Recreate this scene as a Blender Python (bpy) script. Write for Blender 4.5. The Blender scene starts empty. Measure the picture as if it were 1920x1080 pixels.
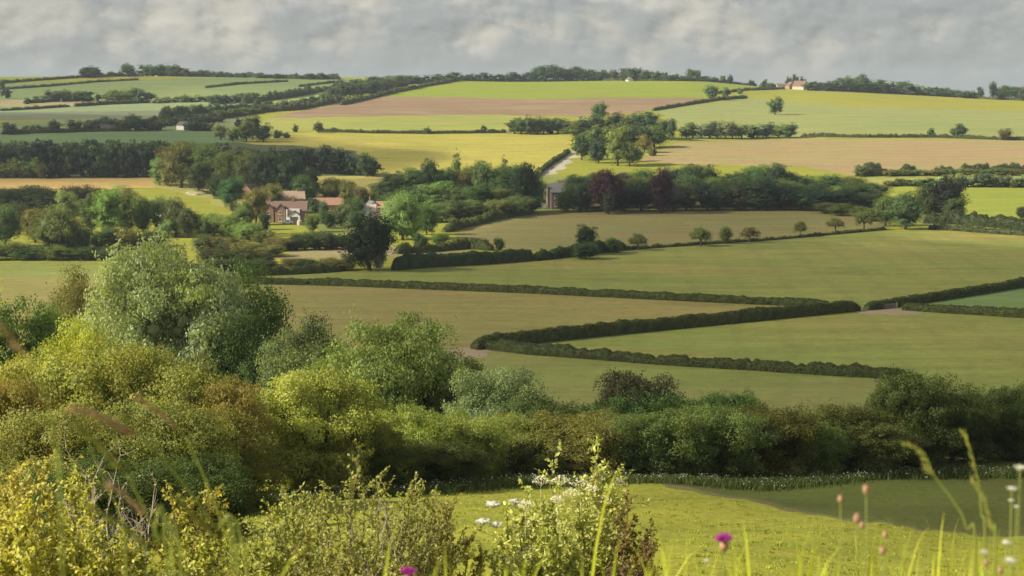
import bpy, math, random
import numpy as np
from mathutils import Vector

SC = bpy.context.scene
COL = SC.collection
R = math.radians
FPX = 3300.0                      # focal length in pixels of the 1920 px wide photograph
PITCH = math.atan((540 - 175) / FPX)
RNG = np.random.default_rng(7)
random.seed(7)

# ------------------------------------------------------------------ terrain
VC = lambda v, d: -math.tan(math.atan((v - 540) / FPX) + PITCH) * d     # height seen at pixel row v, distance d
UC = np.array([-1600, 0, 500, 960, 1250, 1500, 1920, 3400], float)
AZC = np.arctan((UC - 960) / FPX)
DK = np.array([0, 3, 6, 10, 20, 40, 60, 75, 92, 105, 130, 160, 200, 250, 300, 450, 600, 720, 800, 900, 1150, 1350, 1600, 1900, 2300, 3500], float)
def column(near, far, ridge_v, beyond=(-12, -45)):
    mid = [-35.5, -42.5, -47.2, -48.8, -49.0, -48.9, -48.2]
    z = [-1.45, -1.62, -2.35, -3.45, -6.15] + near + mid + far
    zr = VC(ridge_v, 1900)
    return z + [zr, zr + beyond[0], zr + beyond[1]]
nearC = [-11.15, VC(985, 60), VC(945, 75), VC(906, 92), -23.4, -29.2]
nearM = [-11.15, VC(985, 60), VC(943, 75), VC(903, 92), VC(898, 105), -28.7]
nearN = [-11.15, VC(985, 60), VC(943, 75), VC(889, 95), VC(866, 107), -26.6]
nearR = [-11.15, VC(1003, 60), VC(946, 75), VC(876, 95), VC(848, 110), VC(830, 130)]
farC = [VC(358, 800), VC(322, 900), VC(250, 1150), VC(215, 1350), VC(180, 1600)]
farL = [VC(358, 800), VC(322, 900), VC(246, 1150), VC(210, 1350), VC(178, 1600)]
farN = [VC(358, 800), VC(322, 900), VC(256, 1150), VC(218, 1350), VC(186, 1600)]
farR = [VC(358, 800), VC(324, 900), VC(262, 1150), VC(224, 1350), VC(200, 1600)]
ZC = np.array([
    column(nearC, farL, 146), column(nearC, farL, 144), column(nearC, farL, 145), column(nearC, farC, 151),
    column(nearM, farC, 151), column(nearN, farN, 166), column(nearR, farR, 187), column(nearR, farR, 200)])

def pchip(xk, yk, x):
    h = np.diff(xk); dl = np.diff(yk) / h
    m = np.zeros_like(yk)
    w1 = 2 * h[1:] + h[:-1]; w2 = h[1:] + 2 * h[:-1]
    ok = dl[:-1] * dl[1:] > 0
    with np.errstate(divide='ignore', invalid='ignore'):
        hm = (w1 + w2) / (w1 / dl[:-1] + w2 / dl[1:])
    m[1:-1] = np.where(ok, hm, 0); m[0] = dl[0]; m[-1] = dl[-1]
    i = np.clip(np.searchsorted(xk, x) - 1, 0, len(xk) - 2)
    t = (x - xk[i]) / h[i]
    t2, t3 = t * t, t * t * t
    return (2*t3-3*t2+1)*yk[i] + (t3-2*t2+t)*h[i]*m[i] + (-2*t3+3*t2)*yk[i+1] + (t3-t2)*h[i]*m[i+1]

def ground_z(x, y):
    x = np.asarray(x, float); y = np.asarray(y, float)
    d = np.hypot(x, y); az = np.arctan2(x, y)
    dd = np.clip(d, 0, 3499.9)
    azc = np.clip(az, AZC[0], AZC[-1])
    i = np.clip(np.searchsorted(AZC, azc) - 1, 0, len(AZC) - 2)
    t = (azc - AZC[i]) / (AZC[i + 1] - AZC[i]); t = t * t * (3 - 2 * t)
    cols = np.stack([pchip(DK, ZC[k], dd) for k in range(len(AZC))])
    a = np.take_along_axis(cols, i[None, ...], 0)[0]; b = np.take_along_axis(cols, (i + 1)[None, ...], 0)[0]
    z = a * (1 - t) + b * t
    far = np.clip((d - 850) / 400, 0, 1)
    z = z + far * (1.1 * np.sin(x / 95 + 1.3) * np.cos(y / 130 + .4) + .6 * np.sin(x / 47 + y / 80))
    mid = np.clip((d - 200) / 150, 0, 1) * (1 - far)
    z = z + mid * (.22 * np.sin(x / 31 + .7) * np.cos(y / 23) + .12 * np.sin(x / 13 + y / 17))
    nr = np.clip((d - 25) / 15, 0, 1) * (1 - np.clip((d - 80) / 40, 0, 1))
    z = z + nr * (.10 * np.sin(x / 3.1 + y / 7) + .07 * np.sin(x / 1.3 - y / 2.9 + 1))
    return z
gz = lambda x, y: float(ground_z(np.array([x]), np.array([y]))[0])

def ray(u, v):
    F = np.array([0, math.cos(PITCH), -math.sin(PITCH)]); U = np.array([0, math.sin(PITCH), math.cos(PITCH)])
    r = F + (u - 960) / FPX * np.array([1., 0, 0]) + (540 - v) / FPX * U
    return r / math.hypot(r[0], r[1])           # horizontal length 1
_cache = {}
def at(u, v, dmin=255, dmax=1930):
    """the point of the terrain that the photograph shows at pixel (u, v)"""
    r = ray(u, v)
    key = (round(u, 1), dmin, dmax)
    if key not in _cache:
        s = np.concatenate([np.arange(dmin, min(dmax, 400), .5), np.arange(max(400, dmin), dmax, 2.)]) if dmin < 400 else np.arange(dmin, dmax, 2.)
        _cache[key] = (s, ground_z(s * r[0], s * r[1]))
    s, g = _cache[key]
    gap = s * r[2] - g
    below = np.nonzero(gap <= 0)[0]
    if len(below) and below[0] > 0:
        k = below[0]; a, b = gap[k - 1], gap[k]
        d = s[k - 1] + (s[k] - s[k - 1]) * a / (a - b)
    elif len(below): d = s[0]
    else: d = s[np.argmin(gap / s)]
    x, y = d * r[0], d * r[1]
    return Vector((x, y, gz(x, y)))
def atd(u, d):
    """ground point in column u at horizontal distance d"""
    az = math.atan((u - 960) / FPX); x, y = d * math.sin(az), d * math.cos(az)
    return Vector((x, y, gz(x, y)))
def top_height(p, v):
    """height above point p that reaches pixel row v"""
    d = math.hypot(p.x, p.y)
    return VC(v, d) - p.z

# ------------------------------------------------------------------ object helpers
def tag(o, label=None, cat=None, group=None, kind=None):
    if label: o['label'] = label
    if cat: o['category'] = cat
    if group: o['group'] = group
    if kind: o['kind'] = kind
    return o
def empty(name, loc, rz=0., scale=(1, 1, 1)):
    o = bpy.data.objects.new(name, None); COL.objects.link(o)
    o.location = loc; o.rotation_euler = (0, 0, rz); o.scale = scale; o.empty_display_size = .5
    return o
def link(name, me, parent=None, mat=None):
    o = bpy.data.objects.new(name, me); COL.objects.link(o)
    if mat and not me.materials: me.materials.append(mat)
    if parent: o.parent = parent
    return o
def np_mesh(name, verts, faces, fvar=None, smooth=False, mats=None, midx=None, loose_tris=None):
    """faces: list of (n,k) int arrays; fvar: per-vertex float attribute 'v'"""
    me = bpy.data.meshes.new(name)
    verts = np.asarray(verts, np.float32)
    me.vertices.add(len(verts)); me.vertices.foreach_set('co', verts.ravel())
    if isinstance(faces, np.ndarray): faces = [faces]
    faces = [np.asarray(f, np.int32) for f in faces if len(f)]
    ls = np.concatenate([np.full(len(f), f.shape[1], np.int32) for f in faces])
    li = np.concatenate([f.ravel() for f in faces])
    me.loops.add(len(li)); me.loops.foreach_set('vertex_index', li)
    me.polygons.add(len(ls))
    st = np.concatenate([[0], np.cumsum(ls)[:-1]]).astype(np.int32)
    me.polygons.foreach_set('loop_start', st); me.polygons.foreach_set('loop_total', ls)
    if smooth is not False:
        sm = np.full(len(ls), True) if smooth is True else smooth
        me.polygons.foreach_set('use_smooth', sm)
    if midx is not None: me.polygons.foreach_set('material_index', np.asarray(midx, np.int32))
    for m in mats or (): me.materials.append(m)
    if fvar is not None:
        a = me.attributes.new('v', 'FLOAT', 'POINT'); a.data.foreach_set('value', np.asarray(fvar, np.float32))
    me.update(); me.validate()
    return me
class MB:
    """collects polygons of one part"""
    def __init__(s): s.v = []; s.f = []
    def add(s, vs, fs):
        n = len(s.v); s.v += [tuple(p) for p in vs]; s.f += [tuple(i + n for i in f) for f in fs]
    def box(s, x0, x1, y0, y1, z0, z1):
        s.add([(x0,y0,z0),(x1,y0,z0),(x1,y1,z0),(x0,y1,z0),(x0,y0,z1),(x1,y0,z1),(x1,y1,z1),(x0,y1,z1)],
              [(0,3,2,1),(4,5,6,7),(0,1,5,4),(1,2,6,5),(2,3,7,6),(3,0,4,7)])
    def tube(s, pts, radii, n=6):
        pts = [Vector(p) for p in pts]; rings = []
        for i, p in enumerate(pts):
            t = (pts[min(i+1, len(pts)-1)] - pts[max(i-1, 0)]).normalized()
            a = t.cross(Vector((0, .3, 1)) if abs(t.z) < .9 else Vector((1, 0, 0))).normalized(); b = t.cross(a)
            rings.append([p + (a*math.cos(2*math.pi*k/n) + b*math.sin(2*math.pi*k/n))*radii[i] for k in range(n)])
        vs = [q for r in rings for q in r]; fs = []
        for i in range(len(pts)-1):
            for k in range(n): fs.append((i*n+k, i*n+(k+1)%n, (i+1)*n+(k+1)%n, (i+1)*n+k))
        fs.append(tuple(range(n-1, -1, -1))); fs.append(tuple((len(pts)-1)*n+k for k in range(n)))
        s.add(vs, fs)
    def mesh(s, name, mat=None, smooth=False):
        me = bpy.data.meshes.new(name); me.from_pydata(s.v, [], s.f); me.update()
        if smooth: me.polygons.foreach_set('use_smooth', [True]*len(me.polygons))
        if mat: me.materials.append(mat)
        return me
    def build(s, name, mat, parent=None, smooth=False):
        return link(name, s.mesh(name, mat, smooth), parent)

# ------------------------------------------------------------------ materials
def new_mat(name):
    m = bpy.data.materials.new(name); m.use_nodes = True
    nt = m.node_tree; nt.nodes.clear()
    out = nt.nodes.new('ShaderNodeOutputMaterial')
    return m, nt, out
def N(nt, t, **kw):
    n = nt.nodes.new(t)
    for k, v in kw.items():
        if k.startswith('i_'): n.inputs[k[2:].replace('_', ' ')].default_value = v
        else: setattr(n, k, v)
    return n
def math_node(nt, op, a, b=None, clamp=False):
    n = nt.nodes.new('ShaderNodeMath'); n.operation = op; n.use_clamp = clamp
    for i, x in enumerate((a, b)):
        if x is None: continue
        if isinstance(x, (int, float)): n.inputs[i].default_value = x
        else: nt.links.new(x, n.inputs[i])
    return n.outputs[0]
def mixc(nt, fac, a, b, blend='MIX'):
    n = nt.nodes.new('ShaderNodeMix'); n.data_type = 'RGBA'; n.blend_type = blend
    for s, x in ((0, fac), (6, a), (7, b)):
        if isinstance(x, (int, float)): n.inputs[s].default_value = x
        elif isinstance(x, (tuple, list)): n.inputs[s].default_value = (*x[:3], 1)
        else: nt.links.new(x, n.inputs[s])
    return n.outputs[2]
def noise(nt, vec, scale, detail=4, rough=.55, dist=0.):
    n = N(nt, 'ShaderNodeTexNoise'); n.inputs['Scale'].default_value = scale; n.inputs['Detail'].default_value = detail
    n.inputs['Roughness'].default_value = rough; n.inputs['Distortion'].default_value = dist
    if vec is not None: nt.links.new(vec, n.inputs['Vector'])
    return n.outputs['Fac']
def ramp(nt, fac, stops):
    n = nt.nodes.new('ShaderNodeValToRGB'); nt.links.new(fac, n.inputs[0])
    e = n.color_ramp.elements
    while len(e) < len(stops): e.new(.5)
    for i, (p, c) in enumerate(stops):
        e[i].position = p; e[i].color = (*c, 1) if isinstance(c, tuple) else (c, c, c, 1)
    return n.outputs[0]
def mapping(nt, vec, rot=0., scale=(1, 1, 1)):
    n = nt.nodes.new('ShaderNodeMapping'); n.inputs['Rotation'].default_value = (0, 0, rot); n.inputs['Scale'].default_value = scale
    nt.links.new(vec, n.inputs['Vector']); return n.outputs[0]

def foliage_mat(name, gloss=.08, transl=.36, hue=(1.14, 1.06, .62), tint=False):
    m, nt, out = new_mat(name); L = nt.links
    oi = N(nt, 'ShaderNodeObjectInfo'); at_ = N(nt, 'ShaderNodeAttribute', attribute_name='v')
    rs = N(nt, 'ShaderNodeAttribute', attribute_name='rust', attribute_type='OBJECT')
    v = at_.outputs['Fac']
    base = oi.outputs['Color']
    if tint: base = N(nt, 'ShaderNodeAttribute', attribute_name='tint').outputs['Color']
    bright = math_node(nt, 'MULTIPLY_ADD', v, 1.25); bright.node.inputs[2].default_value = .66
    c = mixc(nt, 1.0, base, (1, 1, 1), 'MULTIPLY')
    vm = N(nt, 'ShaderNodeVectorMath', operation='SCALE'); L.new(base, vm.inputs[0]); L.new(bright, vm.inputs['Scale'])
    warm = mixc(nt, 1.0, vm.outputs[0], hue, 'MULTIPLY')
    tc = N(nt, 'ShaderNodeTexCoord')
    nz = noise(nt, tc.outputs['Object'], 4.0, 3)
    wf = ramp(nt, nz, [(.42, 0.), (.68, 1.)])
    c = mixc(nt, math_node(nt, 'MULTIPLY', wf, .55), vm.outputs[0], warm)
    nz2 = noise(nt, tc.outputs['Object'], 3.1, 4)
    rf = math_node(nt, 'MULTIPLY', math_node(nt, 'MULTIPLY', ramp(nt, nz2, [(.42, 0.), (.62, 1.)]), ramp(nt, v, [(.25, .25), (.8, 1.)])), rs.outputs['Fac'], True)
    c = mixc(nt, math_node(nt, 'MULTIPLY', rf, .62), c, (.24, .15, .06))
    df = N(nt, 'ShaderNodeBsdfDiffuse'); L.new(c, df.inputs['Color'])
    tl = N(nt, 'ShaderNodeBsdfTranslucent')
    ct = mixc(nt, 1.0, c, (1.3, 1.25, .5), 'MULTIPLY'); L.new(ct, tl.inputs['Color'])
    mx = N(nt, 'ShaderNodeMixShader'); mx.inputs[0].default_value = transl
    L.new(df.outputs[0], mx.inputs[1]); L.new(tl.outputs[0], mx.inputs[2])
    gl = N(nt, 'ShaderNodeBsdfGlossy'); gl.inputs['Roughness'].default_value = .6; gl.inputs['Color'].default_value = (.8, .85, .8, 1)
    m2 = N(nt, 'ShaderNodeMixShader'); m2.inputs[0].default_value = gloss * .12
    L.new(mx.outputs[0], m2.inputs[1]); L.new(gl.outputs[0], m2.inputs[2])
    L.new(m2.outputs[0], out.inputs['Surface'])
    return m
def simple_mat(name, c1, c2=None, scale=3., rough=.8, bump=0., transl=0.):
    m, nt, out = new_mat(name); L = nt.links
    p = N(nt, 'ShaderNodeBsdfPrincipled'); p.inputs['Roughness'].default_value = rough
    tc = N(nt, 'ShaderNodeTexCoord'); nz = noise(nt, tc.outputs['Object'], scale, 5)
    c = mixc(nt, ramp(nt, nz, [(.3, 0.), (.7, 1.)]), c1, c2 or tuple(x * .7 for x in c1)); L.new(c, p.inputs['Base Color'])
    if bump:
        b = N(nt, 'ShaderNodeBump'); b.inputs['Distance'].default_value = bump; L.new(nz, b.inputs['Height']); L.new(b.outputs[0], p.inputs['Normal'])
    if transl:
        t = N(nt, 'ShaderNodeBsdfTranslucent'); L.new(c, t.inputs['Color']); mx = N(nt, 'ShaderNodeMixShader'); mx.inputs[0].default_value = transl
        L.new(p.outputs[0], mx.inputs[1]); L.new(t.outputs[0], mx.inputs[2]); L.new(mx.outputs[0], out.inputs['Surface'])
    else: L.new(p.outputs[0], out.inputs['Surface'])
    return m
def field_mat(name, c1, c2, c3=None, big=.012, rows=None, rowgap=3., rowdark=.12, fine=.35, streak=.25, amount=1.):
    """crop or pasture: broad patches, streaks along the slope, a fine grain and (rows) drill lines"""
    m, nt, out = new_mat(name); L = nt.links
    tc = N(nt, 'ShaderNodeTexCoord'); P = tc.outputs['Object']
    n1 = noise(nt, P, big, 5, .6)
    c = mixc(nt, ramp(nt, n1, [(.35, 0.), (.65, 1.)]), c1, c2)
    if c3:
        n3 = noise(nt, mapping(nt, P, .35, (big * .6, big * 2.2, 1)), 1., 4, .6, .5)
        c = mixc(nt, math_node(nt, 'MULTIPLY', ramp(nt, n3, [(.48, 0.), (.68, 1.)]), .8), c, c3)
    n2 = noise(nt, mapping(nt, P, .12, (.03, .14, .03)), 1., 4, .6, .8)
    dark = ramp(nt, n2, [(.3, 1 - streak), (.7, 1 + 0.)])
    c = mixc(nt, 1., c, dark, 'MULTIPLY')
    n4 = noise(nt, P, fine, 3, .7)
    c = mixc(nt, 1., c, ramp(nt, n4, [(.3, .78), (.7, 1.)]), 'MULTIPLY')
    n5 = noise(nt, P, 3.2, 3, .7)
    c = mixc(nt, 1., c, ramp(nt, n5, [(.3, .74), (.7, 1.)]), 'MULTIPLY')
    if rows is not None:
        w = N(nt, 'ShaderNodeTexWave', wave_type='BANDS', bands_direction='X'); w.inputs['Scale'].default_value = 1.
        w.inputs['Distortion'].default_value = .6; w.inputs['Detail'].default_value = 2
        L.new(mapping(nt, P, rows, (.314 / rowgap,) * 3), w.inputs['Vector'])
        c = mixc(nt, 1., c, ramp(nt, w.outputs['Fac'], [(0., 1 - rowdark), (.3, 1.)]), 'MULTIPLY')
    p = N(nt, 'ShaderNodeBsdfPrincipled'); p.inputs['Roughness'].default_value = .95; p.inputs['Specular IOR Level'].default_value = .1
    L.new(c, p.inputs['Base Color'])
    b = N(nt, 'ShaderNodeBump'); b.inputs['Distance'].default_value = .25; b.inputs['Strength'].default_value = .6
    L.new(n4, b.inputs['Height']); L.new(b.outputs[0], p.inputs['Normal'])
    L.new(p.outputs[0], out.inputs['Surface'])
    return m

M = {
    'leaf': foliage_mat('foliage'), 'mass': foliage_mat('woodland_foliage', tint=True),
    'bark': simple_mat('bark', (.09, .07, .05), (.05, .04, .03), 6, .9, .02),
    'twig': simple_mat('twig', (.20, .15, .10), (.12, .09, .06), 20, .9),
    'dead': simple_mat('dead_wood', (.36, .31, .25), (.24, .20, .16), 20, .9),
}
# ------------------------------------------------------------------ ground: one sheet in polar cells, split into the fields
def poly_world(pts, dmin, n=6):
    out = []
    for i in range(len(pts)):
        a, b = pts[i], pts[(i + 1) % len(pts)]
        for k in range(n):
            u = a[0] + (b[0] - a[0]) * k / n; v = a[1] + (b[1] - a[1]) * k / n
            p = at(u, v, dmin); out.append((p.x, p.y))
    return np.array(out)
def inside(px, py, poly):
    """even-odd test, vectorised"""
    res = np.zeros(len(px), bool)
    x0, y0 = poly.min(0); x1, y1 = poly.max(0)
    sel = np.nonzero((px >= x0) & (px <= x1) & (py >= y0) & (py <= y1))[0]
    if not len(sel): return res
    qx, qy = px[sel], py[sel]; c = np.zeros(len(sel), bool)
    xa, ya = poly[-1]
    for xb, yb in poly:
        if ya != yb:
            m = ((yb > qy) != (ya > qy)) & (qx < (xa - xb) * (qy - yb) / (ya - yb) + xb)
            c ^= m
        xa, ya = xb, yb
    res[sel] = c
    return res

GR = dict(grass=(.17, .20, .05))
# name, label, (c1, c2, c3), options, polygon (photo pixels), dmin
FIELDS = [
 ('grass_verge', 'rough pale grass around the village and between the scrub', ((.19,.24,.06),(.26,.27,.085),None), dict(fine=.2), [(-300,400),(380,345),(440,395),(640,440),(1000,398),(1060,392),(1640,388),(1700,420),(2300,430),(2300,395),(1000,330),(-300,345)], 255),
 ('valley_field', 'shaded green pasture just beyond the hedgerow', ((.215,.26,.06),(.245,.28,.07),(.26,.25,.085)), dict(rows=.25, rowgap=9., rowdark=.06), [(600,652),(900,655),(1100,672),(1400,692),(1700,712),(2300,760),(2300,900),(600,800)], 262),
 ('pasture', 'plain green pasture between two converging hedges', ((.235,.28,.065),(.265,.30,.07),(.33,.29,.08)), dict(rows=.1, rowgap=10., rowdark=.06), [(900,652),(1100,630),(1400,602),(1620,582),(1700,578),(2300,600),(2300,760),(1700,712),(1100,670)], 262),
 ('meadow_field', 'olive brown hay meadow narrowing to a point at the hedge corner', ((.30,.27,.085),(.27,.26,.075),(.35,.28,.10)), dict(streak=.25, rows=1.35, rowgap=7., rowdark=.07), [(0,520),(440,531),(1000,548),(1280,562),(1560,575),(1400,601),(1100,628),(890,655),(600,655),(0,640)], 262),
 ('broad_pasture', 'broad green pasture above the long trimmed hedge', ((.245,.285,.065),(.285,.305,.075),(.38,.30,.09)), dict(streak=.3, rows=.05, rowgap=12., rowdark=.06), [(440,530),(640,512),(740,506),(1000,488),(1180,466),(1450,450),(1640,432),(2300,445),(2300,490),(1920,536),(1625,578),(1560,575),(1280,562),(1000,548)], 262),
 ('clover_field', 'blue green clover field at the right edge', ((.17,.26,.08),(.19,.28,.09),None), dict(), [(1700,577),(1920,536),(2300,490),(2300,600),(1920,590)], 262),
 ('lower_meadow', 'green meadow behind the big silvery tree', ((.27,.30,.08),(.22,.265,.06),None), dict(), [(-400,486),(640,498),(640,512),(440,531),(0,520),(-400,520)], 262),
 ('stubble_field', 'tan olive field in front of the dark belt of trees', ((.29,.25,.095),(.26,.26,.085),(.33,.25,.11)), dict(streak=.25, rows=1.3, rowgap=10., rowdark=.07), [(840,447),(900,415),(1000,400),(1060,396),(1640,392),(1670,425),(1640,432),(1450,450),(1180,466),(1000,470),(920,465)], 262),
 ('hay_field', 'small pale tan field behind the dark oak', ((.34,.29,.15),(.30,.27,.12),None), dict(), [(505,484),(560,468),(640,461),(860,458),(925,466),(800,478),(640,488)], 262),
 ('lit_field', 'yellow green field behind the tall dark tree at right', ((.34,.37,.05),(.23,.30,.05),None), dict(streak=.15, rows=1.4, rowgap=14., rowdark=.1), [(1630,350),(2300,348),(2300,425),(1920,412),(1800,404),(1700,395),(1640,372)], 262),
 ('crop_strip', 'thin pale yellow strip above the yellow green field', ((.40,.40,.09),(.34,.36,.10),None), dict(), [(1600,333),(2300,326),(2300,347),(1640,349)], 262),
 ('barley_field', 'wide pinkish tan field across the right of the hill', ((.40,.31,.14),(.41,.30,.16),(.36,.36,.12)), dict(streak=.2, rows=1.45, rowgap=18., rowdark=.09), [(1200,303),(1225,285),(1270,268),(1500,260),(2300,264),(2300,322),(1920,320),(1600,328),(1500,312),(1300,308)], 262),
 ('upland_pasture', 'pale green pasture around the lone tree', ((.28,.34,.12),(.33,.36,.125),(.37,.37,.085)), dict(streak=.25), [(1225,207),(1400,184),(1480,178),(1600,195),(2300,215),(2300,262),(1500,256),(1290,262),(1262,235)], 262),
 ('upland_crop', 'bright yellow green crop below the farm on the skyline', ((.36,.36,.045),(.31,.35,.045),(.42,.34,.05)), dict(streak=.2, rows=.5, rowgap=16., rowdark=.08), [(1400,184),(1480,167),(1600,169),(1920,188),(2300,202),(2300,216),(1600,200),(1480,190)], 262),
 ('skyline_crop', 'bright green crop along the top of the hill', ((.25,.33,.035),(.28,.34,.035),(.33,.34,.045)), dict(streak=.2, rows=1.3, rowgap=15., rowdark=.08), [(715,181),(800,161),(870,149),(960,120),(1450,120),(1480,167),(1400,171),(1330,184),(1180,183),(1000,186),(850,182)], 262),
 ('ploughed_field', 'brown ploughed field curving over the hill', ((.34,.235,.135),(.38,.28,.165),(.26,.18,.11)), dict(streak=.3, rows=1.2, rowgap=9.), [(500,222),(620,196),(715,181),(850,182),(1000,186),(1180,183),(1330,184),(1230,206),(1120,219),(900,215),(700,218)], 262),
 ('ley_field', 'yellow green grass ley below the ploughed field', ((.37,.39,.09),(.31,.36,.085),(.42,.40,.10)), dict(), [(440,245),(500,222),(700,218),(900,215),(1000,217),(962,247),(800,249),(650,248),(560,244),(520,251)], 262),
 ('rape_field', 'bright yellow crop field crossing the middle of the hill', ((.49,.45,.085),(.41,.40,.075),(.52,.43,.11)), dict(streak=.28, rows=1.35, rowgap=14., rowdark=.09), [(440,275),(520,252),(600,246),(700,249),(960,251),(1072,254),(1072,280),(1020,325),(960,332),(700,332),(600,300),(500,285)], 262),
 ('village_field', 'pale straw field behind the village trees', ((.46,.41,.12),(.42,.37,.12),None), dict(), [(590,326),(720,326),(712,372),(600,372)], 262),
 ('wheat_field', 'narrow orange tan field in front of the dark plantation', ((.52,.36,.13),(.48,.36,.12),None), dict(), [(-400,334),(285,333),(300,352),(0,360),(-400,360)], 262),
 ('rough_pasture', 'grassy bank running down towards the village', ((.36,.37,.10),(.40,.38,.12),None), dict(), [(285,333),(600,345),(500,400),(440,400),(380,372),(300,352)], 262),
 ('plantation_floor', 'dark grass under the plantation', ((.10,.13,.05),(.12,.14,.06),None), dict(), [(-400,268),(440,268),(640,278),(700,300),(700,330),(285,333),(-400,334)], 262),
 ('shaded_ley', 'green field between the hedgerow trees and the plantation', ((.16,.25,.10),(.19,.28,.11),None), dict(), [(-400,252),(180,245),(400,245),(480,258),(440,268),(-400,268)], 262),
 ('strip_field', 'pale green strip field beside the hedgerow trees', ((.28,.34,.14),(.25,.30,.14),None), dict(), [(-400,235),(0,232),(180,222),(400,214),(470,222),(440,245),(-400,252)], 262),
 ('bean_field', 'grey green strip crossing the lower hill', ((.20,.22,.14),(.22,.26,.15),None), dict(), [(-400,212),(180,208),(400,200),(430,214),(180,222),(-400,234)], 262),
 ('root_field', 'blue green strip crossing the lower hill', ((.26,.34,.17),(.30,.36,.17),None), dict(), [(-400,206),(150,197),(300,190),(500,188),(440,205),(180,209),(-400,213)], 262),
 ('straw_strip', 'pale straw wedge below the small copses', ((.42,.37,.18),(.40,.32,.18),None), dict(), [(-400,187),(230,188),(260,192),(150,197),(-400,206)], 262),
 ('hill_pasture', 'large green field high on the left hill', ((.22,.31,.11),(.27,.33,.12),(.19,.27,.12)), dict(), [(-400,164),(260,150),(450,144),(640,147),(700,160),(640,172),(520,184),(400,190),(230,188),(-400,187)], 262),
 ('hill_crop', 'bright green wedge beside the diagonal tree belt', ((.27,.36,.11),(.31,.38,.11),None), dict(), [(455,194),(560,180),(650,163),(650,182),(560,197),(470,200)], 262),
 ('top_field', 'bright yellow green field at the left skyline', ((.33,.37,.04),(.28,.35,.05),None), dict(), [(-400,140),(150,130),(150,146),(0,156),(-400,160)], 262),
 ('track', 'pale chalk track climbing beside the yellow field', ((.50,.47,.38),(.46,.42,.33),None), dict(), [(1014,331),(1040,308),(1060,292),(1070,284),(1084,284),(1080,294),(1072,305),(1052,318),(1030,330)], 262),
]
# the two parts of the near slope
EDGE = [(1180,900),(1250,914),(1330,928),(1420,943),(1500,962),(1600,978),(1720,992),(1920,1008),(2500,1030)]
def near_pt(u, v): p = at(u, v, 41, 160); return (p.x, p.y)
edge_w = np.array([near_pt(u, v) for u, v in EDGE])

fmat = {}
for nm, lab, (c1, c2, c3), opt, poly, dm in FIELDS: fmat[nm] = field_mat(nm, c1, c2, c3, **opt)
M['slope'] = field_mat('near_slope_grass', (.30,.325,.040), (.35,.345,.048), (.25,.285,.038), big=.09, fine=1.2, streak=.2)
M['lower'] = field_mat('shade_toned_grass', (.095,.13,.024), (.115,.14,.028), (.13,.125,.036), big=.07, fine=1.2, streak=.15)  # darker grass colour: part of the shade over the hollow is painted in
M['path'] = field_mat('path_edge', (.20,.17,.08), (.18,.19,.06), None, big=.3, fine=1.5)

fine = np.arange(R(-21), R(21), R(.052))
az = np.concatenate([np.arange(-math.pi, R(-21) - .02, R(4)), fine, np.arange(R(21), math.pi - .01, R(4))])
# rows: dense where the photograph looks along the ground
rows = [0.3]
while rows[-1] < 3500:
    d = rows[-1]
    if d < 36: s = .35 + d * .02
    elif d < 140: s = .22
    elif d < 260: s = 1.5
    else: s = max(.8, d * d / (FPX / 1.875) / 49 * .9) if d < 720 else (2.2 if d < 1950 else 25)
    rows.append(d + min(s, 40))
rows = np.array(rows); nr, na = len(rows), len(az)
X = rows[:, None] * np.sin(az)[None]; Y = rows[:, None] * np.cos(az)[None]
Z = ground_z(X.ravel(), Y.ravel()).reshape(X.shape)
V3 = np.stack([X, Y, Z], -1).reshape(-1, 3)
V3 = np.vstack([V3, [[0, 0, -1.45]]])
ii, jj = np.meshgrid(np.arange(nr - 1), np.arange(na), indexing='ij')
j2 = (jj + 1) % na
Q = np.stack([ii * na + jj, ii * na + j2, (ii + 1) * na + j2, (ii + 1) * na + jj], -1).reshape(-1, 4)
Q = Q[:, ::-1]
cen = V3[Q].mean(1)
cd = np.hypot(cen[:, 0], cen[:, 1])
wob = np.clip(cd / 700, .15, 1.6)
wx = cen[:, 0] + wob * (1.3 * np.sin(cen[:, 1] / 5.1) + .8 * np.sin(cen[:, 0] / 2.3)); wy = cen[:, 1] + wob * (1.6 * np.sin(cen[:, 0] / 6.3) + .9 * np.sin(cen[:, 0] / 2.7 + 1))
owner = np.zeros(len(Q), int)
for k, (nm, lab, cols, opt, poly, dm) in enumerate(FIELDS):
    pw = poly_world(poly, dm)
    owner[inside(wx, wy, pw) & (cd > 240)] = k + 1
# near slope: beyond the edge line -> hollow, a strip along it -> path
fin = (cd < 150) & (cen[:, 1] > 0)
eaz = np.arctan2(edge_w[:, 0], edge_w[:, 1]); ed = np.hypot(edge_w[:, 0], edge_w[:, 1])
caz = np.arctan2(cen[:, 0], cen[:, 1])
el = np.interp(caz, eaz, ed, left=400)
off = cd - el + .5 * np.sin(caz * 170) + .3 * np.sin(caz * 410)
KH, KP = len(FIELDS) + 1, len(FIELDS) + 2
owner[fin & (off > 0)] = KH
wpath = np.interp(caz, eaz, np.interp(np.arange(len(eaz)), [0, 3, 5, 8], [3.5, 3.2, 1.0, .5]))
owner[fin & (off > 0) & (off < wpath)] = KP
used_names = {}
def sub_ground(name, mask, mat, label):
    q = Q[mask]
    if not len(q): return
    idx = np.unique(q); remap = np.full(len(V3), -1); remap[idx] = np.arange(len(idx))
    me = np_mesh(name, V3[idx], remap[q], smooth=True, mats=[mat])
    o = link(name, me); tag(o, kind='structure', label=label)
fan = np.stack([np.full(na, len(V3) - 1), (np.arange(na) + 1) % na, np.arange(na)], -1)
g0 = Q[owner == 0]
idx = np.unique(np.concatenate([g0.ravel(), fan.ravel()])); remap = np.full(len(V3), -1); remap[idx] = np.arange(len(idx))
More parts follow.
